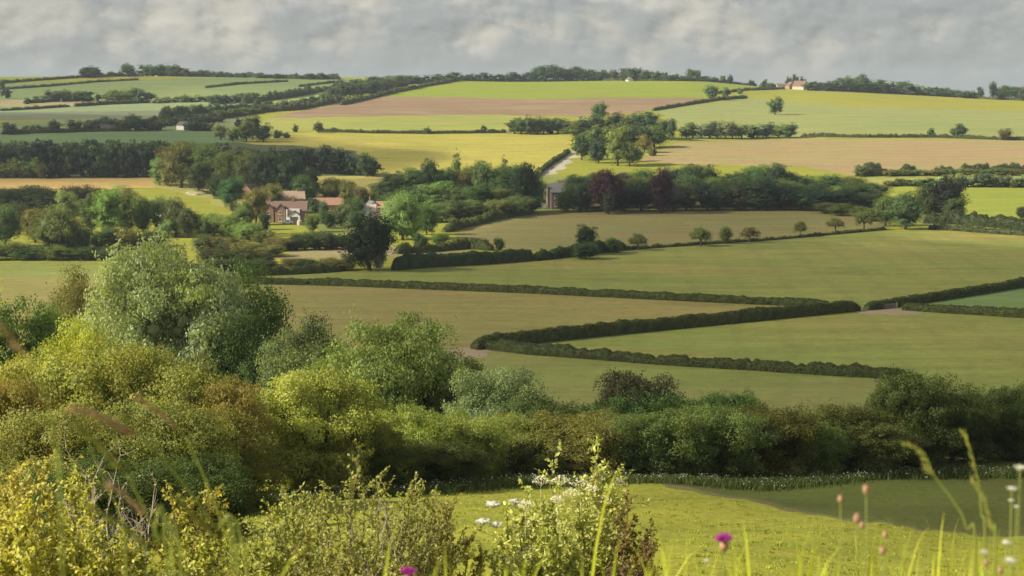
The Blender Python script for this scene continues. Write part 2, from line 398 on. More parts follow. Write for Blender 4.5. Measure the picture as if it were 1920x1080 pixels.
o = link('ground', np_mesh('ground', V3[idx], [remap[g0], remap[fan[:, ::-1]]], smooth=True, mats=[M['slope']]))
tag(o, kind='structure', label='sunlit grassy hillside falling away below the camera')
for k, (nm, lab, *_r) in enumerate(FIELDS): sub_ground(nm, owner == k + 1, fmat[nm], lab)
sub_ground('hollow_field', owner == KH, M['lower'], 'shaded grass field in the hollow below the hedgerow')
sub_ground('path', owner == KP, M['path'], 'thin brown worn path along the edge of the shaded field')
# ------------------------------------------------------------------ foliage generators
def ico(sub=1):
    t = (1 + 5 ** .5) / 2
    v = [(-1,t,0),(1,t,0),(-1,-t,0),(1,-t,0),(0,-1,t),(0,1,t),(0,-1,-t),(0,1,-t),(t,0,-1),(t,0,1),(-t,0,-1),(-t,0,1)]
    f = [(0,11,5),(0,5,1),(0,1,7),(0,7,10),(0,10,11),(1,5,9),(5,11,4),(11,10,2),(10,7,6),(7,1,8),(3,9,4),(3,4,2),(3,2,6),(3,6,8),(3,8,9),(4,9,5),(2,4,11),(6,2,10),(8,6,7),(9,8,1)]
    v = [np.array(p) / math.sqrt(1 + t*t) for p in v]
    for _ in range(sub):
        mid = {}; nf = []
        def m(a, b):
            k = (min(a, b), max(a, b))
            if k not in mid:
                p = v[a] + v[b]; v.append(p / np.linalg.norm(p)); mid[k] = len(v) - 1
            return mid[k]
        for a, b, c in f:
            ab, bc, ca = m(a, b), m(b, c), m(c, a); nf += [(a, ab, ca), (b, bc, ab), (c, ca, bc), (ab, bc, ca)]
        f = nf
    return np.array(v), np.array(f)
ICO0, ICO1 = ico(0), ico(1)
def unit(n, rng):
    v = rng.normal(size=(n, 3)); return v / np.linalg.norm(v, axis=1, keepdims=True)
def leaves(P, Nn, size, rng, aspect=.55, jit=.7, szvar=.4):
    """leaf shaped quads at P facing roughly along Nn"""
    n = len(P)
    nn = Nn + rng.normal(size=(n, 3)) * jit; nn /= np.linalg.norm(nn, axis=1, keepdims=True) + 1e-9
    t = rng.normal(size=(n, 3)); t -= (t * nn).sum(1, keepdims=True) * nn; t /= np.linalg.norm(t, axis=1, keepdims=True) + 1e-9
    b = np.cross(nn, t)
    s = np.broadcast_to(size, (n,)) * (1 - szvar + 2 * szvar * rng.random(n)); s = s[:, None]
    v = np.stack([P - t*s*.5, P + b*s*aspect*.5, P + t*s*.5, P - b*s*aspect*.5], 1).reshape(-1, 3)
    f = np.arange(4*n).reshape(-1, 4)
    return v, f
def lobed(lobes, rad, nleaf, size, rng, core=.6, squash=.85, outside=None, sprays=0, aspect=.6, jit=.55, up=.25, sub=7):
    """lobes (n,3), rad (n,): every lobe carries smaller sprays of leaf faces round a small uneven inner mass"""
    vs, var, tris = [], [], []; base = 0
    iv, itf = ICO1 if core > .3 else ICO0
    sq = np.array([1, 1, squash])
    for c, r in zip(lobes, rad):
        w = 1 + rng.normal(size=len(iv)) * .22
        v = c * .74 + iv * w[:, None] * r * core * sq
        vs.append(v); tris.append(itf + base); base += len(v)
        var.append(np.clip(.15 + rng.normal(size=len(v)) * .12, 0, 1))  # inner mass toned darker, standing for the shade inside the crown
    # sub-lobes
    nl = len(lobes); K = np.repeat(np.arange(nl), sub); n1 = unit(len(K), rng); n1[:, 2] = np.where(rng.random(len(K)) < .35, np.abs(n1[:, 2]), n1[:, 2])
    sc = lobes[K] + n1 * (rad[K] * (.62 + .3 * rng.random(len(K))))[:, None] * sq
    sr = rad[K] * (.34 + .26 * rng.random(len(K)))
    slv = np.clip(rng.random(nl)[K] * .5 + rng.random(len(K)) * .5, 0, 1)
    p = sr ** 2 / (sr ** 2).sum()
    k = rng.choice(len(K), nleaf, p=p)
    n = unit(nleaf, rng); n[:, 2] = np.where(rng.random(nleaf) < up, np.abs(n[:, 2]), n[:, 2])
    rr = sr[k] * (.55 + .6 * rng.random(nleaf))
    P = sc[k] + n * rr[:, None] * np.array([1.1, 1.1, .75])
    nn = n * .6 + n1[k] * .6
    va = np.clip(slv[k] * .72 + rng.random(nleaf) * .28, 0, 1)
    if sprays:
        ks = rng.choice(len(K), sprays, p=p); ns = n1[ks] + rng.normal(size=(sprays, 3)) * .3; ns[:, 2] = ns[:, 2] * .7 + .35; ns /= np.linalg.norm(ns, axis=1, keepdims=True)
        L = rad[ks // sub if False else K[ks]] * (.25 + .45 * rng.random(sprays)); m = 8
        tt = np.linspace(0, 1, m)
        PP = sc[ks][:, None] + ns[:, None] * (sr[ks][:, None, None] * .7 + (L[:, None] * tt)[..., None])
        PP = PP.reshape(-1, 3) + rng.normal(size=(sprays * m, 3)) * size * .45
        P = np.vstack([P, PP]); nn = np.vstack([nn, np.repeat(ns, m, 0)]); va = np.concatenate([va, np.repeat(np.clip(slv[ks] * .5 + .5 * rng.random(sprays), 0, 1), m)])
    lvx, lf = leaves(P, nn, size, rng, aspect, jit)
    vs.append(lvx); quads = lf + base; var.append(np.repeat(va, 4))
    return np.vstack(vs), [np.vstack(tris), quads], np.concatenate(var)
def norm_box(V, w=1., zmin=0., zmax=1.):
    """fit to a 1 x 1 footprint (robustly) and to zmin..zmax"""
    V = V.copy()
    for a in (0, 1):
        lo, hi = np.percentile(V[:, a], [.5, 99.5]); V[:, a] = (V[:, a] - (lo + hi) / 2) / (hi - lo) * w
    lo, hi = np.percentile(V[:, 2], [.3, 99.8]); V[:, 2] = zmin + (V[:, 2] - lo) / (hi - lo) * (zmax - zmin)
    return V
def crown_round(seed, nl=26, nleaf=1500, size=.05, shape='round', sprays=0, zmin=.14, core=.6, lr=.17, asp=1.):
    rng = np.random.default_rng(seed)
    gi = np.arange(nl) + .5; ph = np.arccos(1 - 2 * gi / nl); th_ = gi * 2.39996 + seed
    n = np.stack([np.cos(th_)*np.sin(ph), np.sin(th_)*np.sin(ph), np.cos(ph)], -1) + rng.normal(size=(nl, 3)) * .16; n /= np.linalg.norm(n, axis=1, keepdims=True)
    n = n[rng.permutation(nl)]
    if shape == 'round': r = .30 + .06 * rng.random(nl); sc = np.array([1, 1, 1.0])
    if shape == 'tall': r = .30 + .08 * rng.random(nl); sc = np.array([.8, .8, 1.5])
    if shape == 'flat': r = .33 + .10 * rng.random(nl); n[:, 2] = np.abs(n[:, 2]) * 1. - .25; sc = np.array([1.1, 1.1, .7])
    if shape == 'dome': r = .34 + .07 * rng.random(nl); n[:, 2] = n[:, 2] * .7 + .15; sc = np.array([1, 1, .95])
    lob = n * r[:, None] * sc; lob[:max(3, nl // 7)] *= .45
    rad = lr * ((.55 + .95 * rng.random(nl)) if nleaf > 30000 else (.7 + .6 * rng.random(nl)))
    if nleaf > 30000: lob = lob * (.86 + .22 * rng.random((nl, 1))); rad[:max(3, nl // 7)] = lr * 1.3
    if shape == 'dome' or shape == 'round':   # asymmetry: one shoulder higher
        lob[:, 2] += .06 * np.sin(lob[:, 0] * 7 + seed) + .04 * np.cos(lob[:, 1] * 9 + seed)
    lob[:, 2] *= asp
    if shape == 'dome': zs = .40 * asp; lob[:, 2] = np.sign(lob[:, 2]) * zs * np.abs(lob[:, 2] / zs) ** .72
    V, F, va = lobed(lob, rad, nleaf, size, rng, core=core, sprays=sprays)
    V = norm_box(V, 1., zmin, 1.)
    return np_mesh('crown', V, F, va, mats=[M['leaf']])
def crown_conifer(seed, nleaf=1600, size=.05):
    rng = np.random.default_rng(seed); lob, rad = [], []
    for i in range(9):
        z = .12 + .095 * i; w = .34 * (1 - z) ** .75 + .03
        for k in range(6 if i < 6 else 3):
            a = rng.random() * 6.28; rr = w * (.5 + .5 * rng.random()); lob.append((rr * math.cos(a), rr * math.sin(a), z + rng.normal() * .03)); rad.append(.06 + w * .26)
    lob.append((0, 0, .95)); rad.append(.04)
    V, F, va = lobed(np.array(lob), np.array(rad), nleaf, size, rng, squash=.8, core=.7, sub=5)
    return np_mesh('crown', norm_box(V, 1., .06, 1.), F, va, mats=[M['leaf']])
def trunk_mesh(seed, h=.5, r=.035, limbs=5, spread=.22):
    rng = random.Random(seed); b = MB()
    lean = rng.uniform(-.03, .03)
    b.tube([(0,0,-.04),(lean*.3,0,.1),(lean,.01,h*.6),(lean*1.5,0,h)], [r*1.5, r*1.05, r*.8, r*.5], 7)
    for k in range(limbs):
        a = k * 2.4 + rng.random(); z = h * rng.uniform(.4, .8); s = spread * rng.uniform(.7, 1.2)
        b.tube([(lean,0,z),(math.cos(a)*s*.5,math.sin(a)*s*.5,z+s*.6),(math.cos(a)*s,math.sin(a)*s,z+s*1.2)], [r*.55, r*.38, r*.18], 5)
    return b.mesh('trunk', M['bark'], True)
SMALL = dict(round=[crown_round(10+i, 22, 2600, .05, zmin=.05, lr=.20) for i in range(4)], flat=[crown_round(20+i, 20, 2200, .052, 'flat', zmin=.2, lr=.19) for i in range(2)],
             tall=[crown_round(30+i, 24, 2400, .048, 'tall', zmin=.04, lr=.20) for i in range(3)], dome=[crown_round(40+i, 26, 2400, .05, 'dome', zmin=.0, lr=.19) for i in range(3)],
             conifer=[crown_conifer(50+i) for i in range(2)])
MID = dict(round=[crown_round(110+i, 44, 11000, .026, lr=.165, sprays=24, zmin=.05) for i in range(3)], tall=[crown_round(120+i, 44, 11000, .026, 'tall', lr=.165, sprays=20, zmin=.03) for i in range(2)],
           dome=[crown_round(130+i, 46, 11000, .026, 'dome', lr=.16, sprays=24, zmin=0.) for i in range(3)], flat=[crown_round(140, 40, 7500, .028, 'flat', lr=.14, sprays=60, zmin=.25)],
           conifer=[crown_conifer(150, 5000, .028)])
TRUNKS = [trunk_mesh(i) for i in range(3)]
SHORT = [trunk_mesh(9, .3, .03, 6, .16)]
_cnt = {}
def tree(p, h, w, kind='round', col=(.06,.09,.03), label=None, cat='tree', group=None, name='broadleaf_tree', size='small', rust=0., depth=None, rz=None, defer=None):
    if name == 'broadleaf_tree' and defer is not None:
        PENDING.append((defer, dict(p=p, h=h, w=w, kind=kind, col=col, label=label, cat=cat, group=group, name=name, size=size, rust=rust, depth=depth, rz=rz))); return None
    bank = SMALL if size == 'small' else MID
    k = _cnt[kind] = _cnt.get(kind, -1) + 1
    me = bank[kind][k % len(bank[kind])]
    t = empty(name, p, random.uniform(0, 6.28) if rz is None else rz, (w, depth or w, h))
    tag(t, label, cat, group)
    j = lambda c: c * random.uniform(.86, 1.16)
    jc = random.uniform(.85, 1.15)
    tr = link('trunk', (SHORT if kind == 'dome' else TRUNKS)[k % (1 if kind == 'dome' else 3)], t)
    cr = link('crown', me, t); cr.color = (j(col[0]) * jc, j(col[1]) * jc, j(col[2]) * jc, 1)
    cr['rust'] = float(rust)
    return t
PENDING = []
def px_tree(u, vb, hpx, wpx, kind='round', col=None, label=None, dmin=262, vis=1.5, **kw):
    p = at(u, vb, dmin); d = math.hypot(p.x, p.y)
    return tree(p, hpx * d / FPX, wpx * d / FPX, kind, col or MIDC, label, defer=vis * hpx * wpx * (1 if -10 < u < 1930 else 0), **kw)

DARK, MIDC, LIT, PALE, OLIVE, COPPER, BLUE = (.056,.088,.036), (.092,.138,.046), (.150,.205,.068), (.20,.25,.12), (.125,.145,.046), (.062,.028,.040), (.058,.090,.052)
ORD = ['first','second','third','fourth','fifth','sixth','seventh','eighth','ninth','tenth','eleventh','twelfth','thirteenth','fourteenth','fifteenth','sixteenth','seventeenth','eighteenth','nineteenth']
TENS = {20:'twent',30:'thirt',40:'fort',50:'fift',60:'sixt',70:'sevent'}
def ordn(i):
    if i < 19: return ORD[i]
    n = i + 1; t = n // 10 * 10
    return TENS[t] + ('ieth' if n == t else 'y-' + ORD[n % 10 - 1])
def interp(prof, u):
    return float(np.interp(u, [p[0] for p in prof], [p[1] for p in prof]))
def belt(u0, u1, n, base, top, kinds, cols, what, where, group, wpx=None, dmin=262, jit=.12, name='broadleaf_tree', size='small', cat='tree', rust=0., vis=.8):
    """a countable row of trees between columns u0 and u1; base/top are profiles in the photograph"""
    step = (u1 - u0) / n
    for i in range(n):
        u = u0 + (i + .5) * step + random.uniform(-.3, .3) * step
        vb = interp(base, u) + random.uniform(-1, 1) * .6; vt = interp(top, u)
        h = (vb - vt) * random.uniform(1 - jit * 1.6, 1 + jit * .5)
        w = (wpx or step * 1.5) * 1.32 * random.uniform(.85, 1.25)
        kd = random.choice(kinds)
        lab = f"{what}, {ordn(i)} from left {where}"
        if len(lab.replace('-', ' ').split()) > 16: lab = f"{what}, {ordn(i)} from left"
        px_tree(u, vb, h, w, kd, random.choice(cols), lab, dmin, group=group, cat=cat,
                name='conifer' if kd == 'conifer' else name, size=size, rust=rust, vis=vis)
# ------------------------------------------------------------------ hedges
def hedge(pts, h, w, col, label, group=None, dmin=262, shag=.12, rust=0., name='hedge', cat='hedge', pix=1.15, world=None, gaps=()):
    P = []
    if world is None:
        for i in range(len(pts) - 1):
            (u0, v0), (u1, v1) = pts[i], pts[i + 1]; n = max(2, int(abs(u1 - u0) / 25))
            for k in range(n): P.append(at(u0 + (u1 - u0) * k / n, v0 + (v1 - v0) * k / n, dmin))
        P.append(at(*pts[-1], dmin))
    else: P = world
    P = np.array([(p.x, p.y) for p in P])
    seg = np.hypot(*np.diff(P, axis=0).T); s = np.concatenate([[0], np.cumsum(seg)]); Lh = s[-1]
    step = max(.8, h * .35); n = max(4, int(Lh / step)); q = np.linspace(0, Lh, n)
    x = np.interp(q, s, P[:, 0]); y = np.interp(q, s, P[:, 1])
    ker = np.ones(5) / 5
    if n > 12:
        xs = np.convolve(np.pad(x, 2, 'edge'), ker, 'valid'); ys = np.convolve(np.pad(y, 2, 'edge'), ker, 'valid'); x, y = xs, ys
    rng = np.random.default_rng(int(abs(P[0, 0] * 7 + P[0, 1])) + 1)
    cx, cy = x.mean(), y.mean(); cz = gz(cx, cy)
    z = ground_z(x, y)
    tx, ty = np.gradient(x), np.gradient(y); tl = np.hypot(tx, ty) + 1e-9; nx, ny = -ty / tl, tx / tl
    def sm(a, k):
        kk = np.ones(k) / k; return np.convolve(np.pad(a, (k//2, k-1-k//2), 'edge'), kk, 'valid')
    hh = h * (1 + shag * 2.2 * sm(rng.normal(size=n), 5) + shag * .8 * rng.normal(size=n)); hh = np.clip(hh, h * .45, h * 1.9)
    en = np.minimum(np.arange(n), np.arange(n)[::-1]) * step / (h * 1.2); hh = hh * np.clip(.45 + .55 * np.sqrt(np.clip(en, 0, 1)), 0, 1)
    ww = w * (1 + .5 * shag * rng.normal(size=n) + shag * sm(rng.normal(size=n), 5))
    prof = np.array([(-.5, -.15), (-.54, .35), (-.46, .8), (-.2, .98), (.2, 1.), (.46, .8), (.54, .35), (.5, -.15)])
    ring = []
    for a, b in prof:
        o = a * ww + rng.normal(size=n) * w * .06; zz = z + b * hh + rng.normal(size=n) * h * .03
        ring.append(np.stack([x + nx * o - cx, y + ny * o - cy, zz - cz], -1))
    ring = np.stack(ring, 1); m = len(prof)
    V = ring.reshape(-1, 3)
    i, j = np.meshgrid(np.arange(n - 1), np.arange(m - 1), indexing='ij'); a = (i * m + j).ravel()
    F = np.stack([a, a + m, a + m + 1, a + 1], -1)
    caps = np.array([list(range(m)), [(n - 1) * m + k for k in range(m - 1, -1, -1)]])
    d = np.hypot(x, y).mean(); size = max(.1, d / (FPX / 1.875) * pix)
    area = Lh * (2 * h + w); nl = int(min(40000, area / size ** 2 * 2.2))
    fi = rng.random(nl) * (n - 1.001); i0 = fi.astype(int); ft = fi - i0
    fj = rng.random(nl) * (m - 1.001); j0 = fj.astype(int); fu = fj - j0
    A = ring[i0, j0] * ((1-ft)*(1-fu))[:, None] + ring[i0+1, j0] * (ft*(1-fu))[:, None] + ring[i0, j0+1] * ((1-ft)*fu)[:, None] + ring[i0+1, j0+1] * (ft*fu)[:, None]
    e1 = ring[i0+1, j0] - ring[i0, j0]; e2 = ring[i0, j0+1] - ring[i0, j0]; nn = np.cross(e1, e2); nn /= np.linalg.norm(nn, axis=1, keepdims=True) + 1e-9
    out = A - np.stack([x[i0] - cx, y[i0] - cy, z[i0] - cz + h * .4], -1); sg = np.sign((nn * out).sum(1)); sg[sg == 0] = 1; nn *= sg[:, None]
    A = A + nn * (size * .5 * rng.random(nl) * (.9 + shag * 6))[:, None]
    lv, lf = leaves(A, nn, size, rng, .7, .9)
    va = np.concatenate([np.clip(.4 + rng.normal(size=len(V)) * .2, 0, 1), np.repeat(rng.random(nl), 4)])
    me = np_mesh(name, np.vstack([V, lv]), [F, caps, lf + len(V)], va, mats=[M['leaf']])
    o = link(name, me); o.location = (cx, cy, cz); o.color = (*col, 1); o['rust'] = float(rust)
    tag(o, label, cat, group)
    return o

HG = (.066, .084, .026)
hedge([(1610,582),(1400,603),(1100,632),(885,656)], 2.5, 2.0, HG, 'tall trimmed hedge running from the muddy gateway down left to the hedge corner', shag=.05)
hedge([(893,652),(1000,665),(1100,672),(1250,684),(1400,693),(1550,703),(1705,712)], 1.75, 1.6, (.055,.072,.024), 'shaggy uneven hedge below the pasture, ending behind the big dark bush', shag=.14)
hedge([(440,531),(640,536),(1000,550),(1280,564),(1560,577)], 1.7, 1.5, HG, 'long low straight trimmed hedge between the olive meadow and the broad pasture', shag=.06)
hedge([(1622,582),(1700,573),(1780,560),(1860,547),(1990,526)], 2.0, 1.8, HG, 'trimmed hedge climbing right from the muddy gateway', shag=.07)
hedge([(1690,581),(1780,587),(1860,592),(1990,600)], 1.8, 1.6, HG, 'trimmed hedge running level right from the gateway below the clover field', shag=.07)
hedge([(735,507),(800,501),(900,496),(1000,488)], 3.6, 2.6, (.050,.078,.030), 'very tall dark hedge right of the big dark oak', shag=.08)
hedge([(1000,489),(1070,481),(1170,468)], 2.9, 2.4, (.050,.078,.030), 'tall dark hedge tapering right beneath the dark conical tree', shag=.12)
hedge([(1170,469),(1300,460),(1450,450),(1560,440),(1660,431)], .8, 1., HG, 'thin low hedge along the foot of the row of small field trees', shag=.15)
hedge([(400,522),(480,517),(560,514),(640,509)], 1.4, 1.4, HG, 'thin broken hedge left of the oak across the green field', shag=.35)
hedge([(835,436),(880,424),(930,412),(985,400)], 2.4, 2.2, (.08,.10,.035), 'overgrown hedge along the top left edge of the stubble field', shag=.25)
hedge([(1740,430),(1800,433),(1860,438),(2000,446)], 1.8, 2.0, (.055,.07,.03), 'pale green hedge at the front of the double hedge right of the dark trees', shag=.12)
hedge([(1730,418),(1800,421),(1860,426),(2000,436)], 3.6, 3., (.040,.055,.022), 'thick bushy hedge at the back of the double hedge right of the dark trees', shag=.14)
hedge([(740,476),(800,473),(880,466),(925,470)], 2.2, 2.2, (.07,.085,.03), 'low scrubby hedge behind the tall dark hedge', shag=.3)
# hill hedges
FH = (.065, .085, .038)
for pts, h, lab in [
    ([(600,247),(700,250),(800,251),(950,249)], 2.2, 'low straight hedge between the two yellow fields on the middle hill'),
    ([(1500,256),(1620,258),(1750,258),(1900,263),(2000,264)], 2.4, 'low hedge along the top of the pinkish tan field'),
    ([(1000,186),(1000,185)], .1, None),
    ([(1225,208),(1290,197),(1345,188),(1400,184)], 2.6, 'hedge climbing from the copse to the two trees beside the ploughed field'),
    ([(1330,177),(1400,170),(1470,167)], 2.4, 'short hedge running up to the skyline farm'),
    ([(1425,165),(1455,165)], 4.2, 'short thick dark hedge left of the skyline farm'),
    ([(640,197),(690,186),(740,174),(800,162),(860,152)], 3.2, 'dark hedge curving up along the diagonal tree belt to the skyline'),
    ([(860,151),(960,151),(1100,151),(1300,152),(1420,156)], 2.6, 'long level hedge under the skyline trees above the bright green crop'),
    ([(1510,168),(1600,172),(1720,178),(1850,186),(2000,192)], 2.6, 'hedge along the right skyline below the tree belt'),
    ([(-40,160),(60,152),(150,146)], 2.6, 'hedge below the yellow green field at the left skyline'),
    ([(0,168),(80,163),(170,155),(260,150)], 2., 'faint hedge crossing the left hill below the skyline field'),
    ([(150,146),(200,144),(262,143)], 4.2, 'dense hedge between the skyline tree clumps at left'),
    ([(330,142),(400,143),(560,148),(640,149)], 4.0, 'broken dark hedge running right along the left skyline'),
    ([(385,165),(450,158),(540,153)], 2.2, 'short sloping hedge high on the left hill'),
    ([(560,163),(600,158),(640,154)], 2., 'short upper hedge beside the diagonal tree belt'),
    ([(0,208),(60,205),(130,200)], 2., 'thin hedge above the grey green strip at the far left'),
    ([(140,200),(200,196),(260,194)], 3., 'hedge below the straw coloured wedge'),
    ([(45,194),(80,192),(110,190)], 3., 'hedge at the left tip of the straw coloured wedge'),
    ([(300,222),(360,214),(430,210),(510,200)], 5., 'bushy hedge rising right below the scrubby strip'),
    ([(270,236),(340,228),(420,222),(500,210),(560,206),(640,190)], 4.5, 'thick hedge rising diagonally below the diagonal tree belt'),
    ([(455,195),(520,186),(560,180),(600,172),(650,165)], 5.5, 'dark overgrown hedge across the left hill beside the bright green wedge'),
    ([(0,252),(60,250),(150,247),(240,246)], 2.4, 'low hedge joining the dark hedgerow trees at the left'),
    ([(600,322),(640,326),(700,330)], 2.5, 'hedge behind the village straw field'),
    ([(1600,330),(1640,330),(1720,328)], 6., 'dark olive hedge at the left end of the pale yellow strip'),
    ([(1750,326),(1840,326),(2000,327)], 4.5, 'dark hedge along the bottom of the pinkish tan field at right'),
    ([(1660,349),(1760,349),(1900,350),(2000,351)], 3.5, 'scrubby hedge at the top of the yellow green field at right'),
    ([(1000,334),(1018,320),(1038,305),(1056,294),(1066,286)], 2.6, 'dark hedge climbing beside the chalk track'),
]:
    if lab: hedge(pts, h * .78, max(1.4, h * .62), FH, lab, shag=.28 if h > 3 else .16, pix=1.0)

# ------------------------------------------------------------------ trees far to near
G = 'skyline trees'
px_tree(160,146,20,24,'round',DARK,'small dark round tree left of the pair at the left skyline',group=G)
px_tree(176,146,23,30,'round',DARK,'dense dark round tree alone at the left end of the skyline hedge',group=G)
px_tree(240,144,26,27,'flat',DARK,'open crowned tree alone between two skyline clumps at left',group=G)
belt(264,350,9,[(264,143),(350,142)],[(264,121),(300,117),(325,119),(350,126)],['round','round','tall'],[DARK,MIDC],'dark tree of the skyline copse','in the copse at the left skyline',G,wpx=22)
belt(352,470,9,[(352,143),(470,145)],[(352,130),(400,131),(470,138)],['round','dome'],[DARK],'small dark tree on the left skyline','right of the skyline copse',G,wpx=18)
belt(480,572,6,[(480,146),(572,148)],[(480,138),(572,139)],['dome','round'],[DARK],'low bushy tree on the left skyline','before the square clump',G,wpx=18)
belt(576,608,3,[(576,148),(608,149)],[(576,137),(608,136)],['round'],[DARK],'tree of the small square skyline clump','in the clump',G,wpx=15)
G = 'trees of the diagonal belt'
belt(625,760,11,[(625,190),(690,178),(760,165)],[(625,155),(700,150),(760,139)],['round','tall','round'],[BLUE,MIDC,DARK],'mid green tree of the diagonal belt','in its lower rank',G,wpx=28)
belt(640,860,16,[(640,172),(760,158),(860,151)],[(640,150),(720,141),(800,140),(860,135)],['round','round','tall'],[DARK,BLUE],'dark tree of the diagonal belt','in its upper rank',G,wpx=24,vis=.5)
belt(400,630,15,[(400,224),(500,208),(630,186)],[(400,208),(500,192),(560,186),(630,166)],['dome','round'],[BLUE,MIDC],'bushy tree along the diagonal belt','below its dense part',G,wpx=24)
G = 'skyline trees'
belt(862,1005,11,[(862,151),(1005,150)],[(862,136),(940,133),(1005,131)],['round'],[DARK,BLUE],'small round skyline tree','above the bright green crop',G,wpx=17)
belt(1005,1115,9,[(1005,151),(1115,151)],[(1005,128),(1025,118),(1050,121),(1115,128)],['round','dome'],[DARK,BLUE],'large dark tree of the highest skyline wood','in that wood',G,wpx=26)
belt(1115,1250,11,[(1115,151),(1250,151)],[(1115,131),(1150,131),(1160,128),(1200,127),(1250,135)],['round','dome'],[DARK],'dark tree in the skyline row by the white gable','right of the highest wood',G,wpx=21)
belt(1250,1345,7,[(1250,151),(1345,152)],[(1250,138),(1345,141)],['dome'],[DARK],'low rounded skyline tree','in the row left of the tall open tree',G,wpx=20)
px_tree(1299,151,22,30,'flat',DARK,'wide open crowned tree standing above the low skyline row',group=G)
px_tree(1356,154,14,15,'round',DARK,'small skyline tree on the left of a touching pair',group=G)
px_tree(1369,154,18,14,'tall',DARK,'taller skyline tree on the right of a touching pair',group=G)
px_tree(1409,156,11,14,'dome',DARK,'tiny round tree alone on the skyline',group=G)
px_tree(1434,156,15,15,'round',DARK,'small round tree alone left of the skyline farm',group=G)
px_tree(1479,164,23,15,'round',DARK,'tree standing behind the white shed of the skyline farm',group=G)
px_tree(1491,164,27,16,'round',BLUE,'tallest tree behind the skyline farm roof',group=G)
px_tree(1504,164,22,15,'tall',DARK,'narrow tree right behind the skyline barn',group=G)
belt(1515,1725,17,[(1515,169),(1600,172),(1725,178)],[(1515,152),(1560,148),(1600,142),(1640,150),(1680,150),(1725,158)],['round','dome','round'],[DARK,BLUE,MIDC],'dark tree of the right skyline belt','right of the farm',G,wpx=24)
px_tree(1615,172,33,28,'flat',DARK,'tall open topped tree rising from the right skyline belt',group=G)
belt(1725,1830,8,[(1725,178),(1830,185)],[(1725,161),(1830,170)],['dome'],[DARK],'low dark tree of the right skyline belt','in its low stretch',G,wpx=20)
px_tree(1838,185,22,14,'round',DARK,'small round tree in the skyline gap at right',group=G)
px_tree(1861,187,34,15,'tall',BLUE,'tall narrow tree near the right end of the skyline',group=G)
belt(1868,1960,6,[(1868,187),(1960,190)],[(1868,164),(1900,160),(1960,162)],['round','dome'],[DARK,BLUE],'large tree at the right end of the skyline','after the narrow tree',G,wpx=28)
G = 'hill copses'
px_tree(11,184,20,20,'round',BLUE,'round tree at the far left edge above the straw wedge',group=G)
px_tree(2,165,14,14,'round',DARK,'small dark tree cut by the left edge below the skyline',group=G)
px_tree(52,195,12,16,'dome',BLUE,'small bush at the left tip of the straw wedge',group=G)
px_tree(68,193,13,14,'dome',BLUE,'small bush between the wedge tip and the first copse',group=G)
belt(84,165,6,[(84,190),(165,189)],[(84,168),(125,165),(165,172)],['round','round'],[BLUE,MIDC],'tree of the first small hill copse','in the left copse',G,wpx=26)
px_tree(185,189,14,13,'round',DARK,'left one of two small dark trees between the hill copses',group=G)
px_tree(199,189,15,13,'round',DARK,'right one of two small dark trees between the hill copses',group=G)
belt(208,286,7,[(208,191),(286,193)],[(208,167),(250,163),(286,172)],['round','tall'],[BLUE,MIDC],'tree of the second larger hill copse','in the right copse',G,wpx=26)
belt(292,400,11,[(292,193),(400,190)],[(292,180),(350,177),(400,178)],['dome','round'],[PALE,LIT],'pale scrubby tree of the low strip','in the strip right of the copses',G,wpx=16)
belt(400,480,7,[(400,195),(480,190)],[(400,178),(480,172)],['dome'],[MIDC,BLUE],'mid green bushy tree','between the pale strip and the diagonal belt',G,wpx=22)
belt(310,430,9,[(310,207),(430,205)],[(310,197),(430,193)],['dome'],[LIT,BLUE],'small bush of the short upper row','on the blue green strip',G,wpx=14)
G = 'hedgerow trees across the left hill'
px_tree(18,252,22,32,'dome',DARK,'broad dark tree first at the left in the shaded hedgerow',group=G)
belt(40,98,5,[(40,248),(98,248)],[(40,237),(70,231),(98,236)],['round','tall'],[PALE,LIT],'pale small tree','between the first two dark hedgerow trees',G,wpx=14)
px_tree(104,249,24,26,'round',DARK,'dark round tree second in the shaded hedgerow',group=G)
px_tree(140,247,22,33,'dome',DARK,'wide dark dome shaped tree third in the shaded hedgerow',group=G)
belt(162,224,5,[(162,245),(224,244)],[(162,225),(190,220),(208,209),(224,222)],['round','dome'],[DARK,BLUE],'dark tree in the tallest group of the shaded hedgerow','in that group',G,wpx=24)
belt(226,300,6,[(226,245),(300,244)],[(226,222),(255,214),(300,226)],['dome','round'],[DARK,BLUE],'dark tree in the broad group of the shaded hedgerow','left of the white cottage',G,wpx=26)
belt(352,400,4,[(352,245),(400,245)],[(352,226),(400,228)],['dome'],[BLUE,DARK],'dark tree','right of the small white cottage on the hill',G,wpx=24)
belt(300,420,9,[(300,236),(420,228)],[(300,220),(420,214)],['dome'],[FH,BLUE],'bushy tree of the hedge line','above the white cottage',G,wpx=20)
G = 'clump on the yellow field'
px_tree(414,262,32,30,'round',PALE,'pale green tree at the left of the hill clump',group=G)
px_tree(447,238,18,17,'round',BLUE,'small dark round tree just above the hill clump',group=G)
px_tree(436,266,27,25,'round',LIT,'light green round tree at the front of the hill clump',group=G)
px_tree(462,266,40,36,'round',MIDC,'mid green tree in the middle of the hill clump',group=G)
px_tree(474,262,48,32,'tall',BLUE,'tallest tree at the back of the hill clump',group=G)
px_tree(494,266,36,36,'round',BLUE,'dark round tree at the right of the hill clump',group=G)
px_tree(521,259,16,20,'dome',MIDC,'low bush trailing right of the hill clump',group=G)
px_tree(537,258,11,16,'dome',MIDC,'smallest bush at the tail of the hill clump',group=G)
G = 'single trees on the open hill'
px_tree(554,248,16,13,'round',MIDC,'small round tree left of a larger one on the hedge between yellow fields',group=G)
px_tree(597,249,22,21,'round',MIDC,'round bushy tree on the low hedge between the yellow fields',group=G)
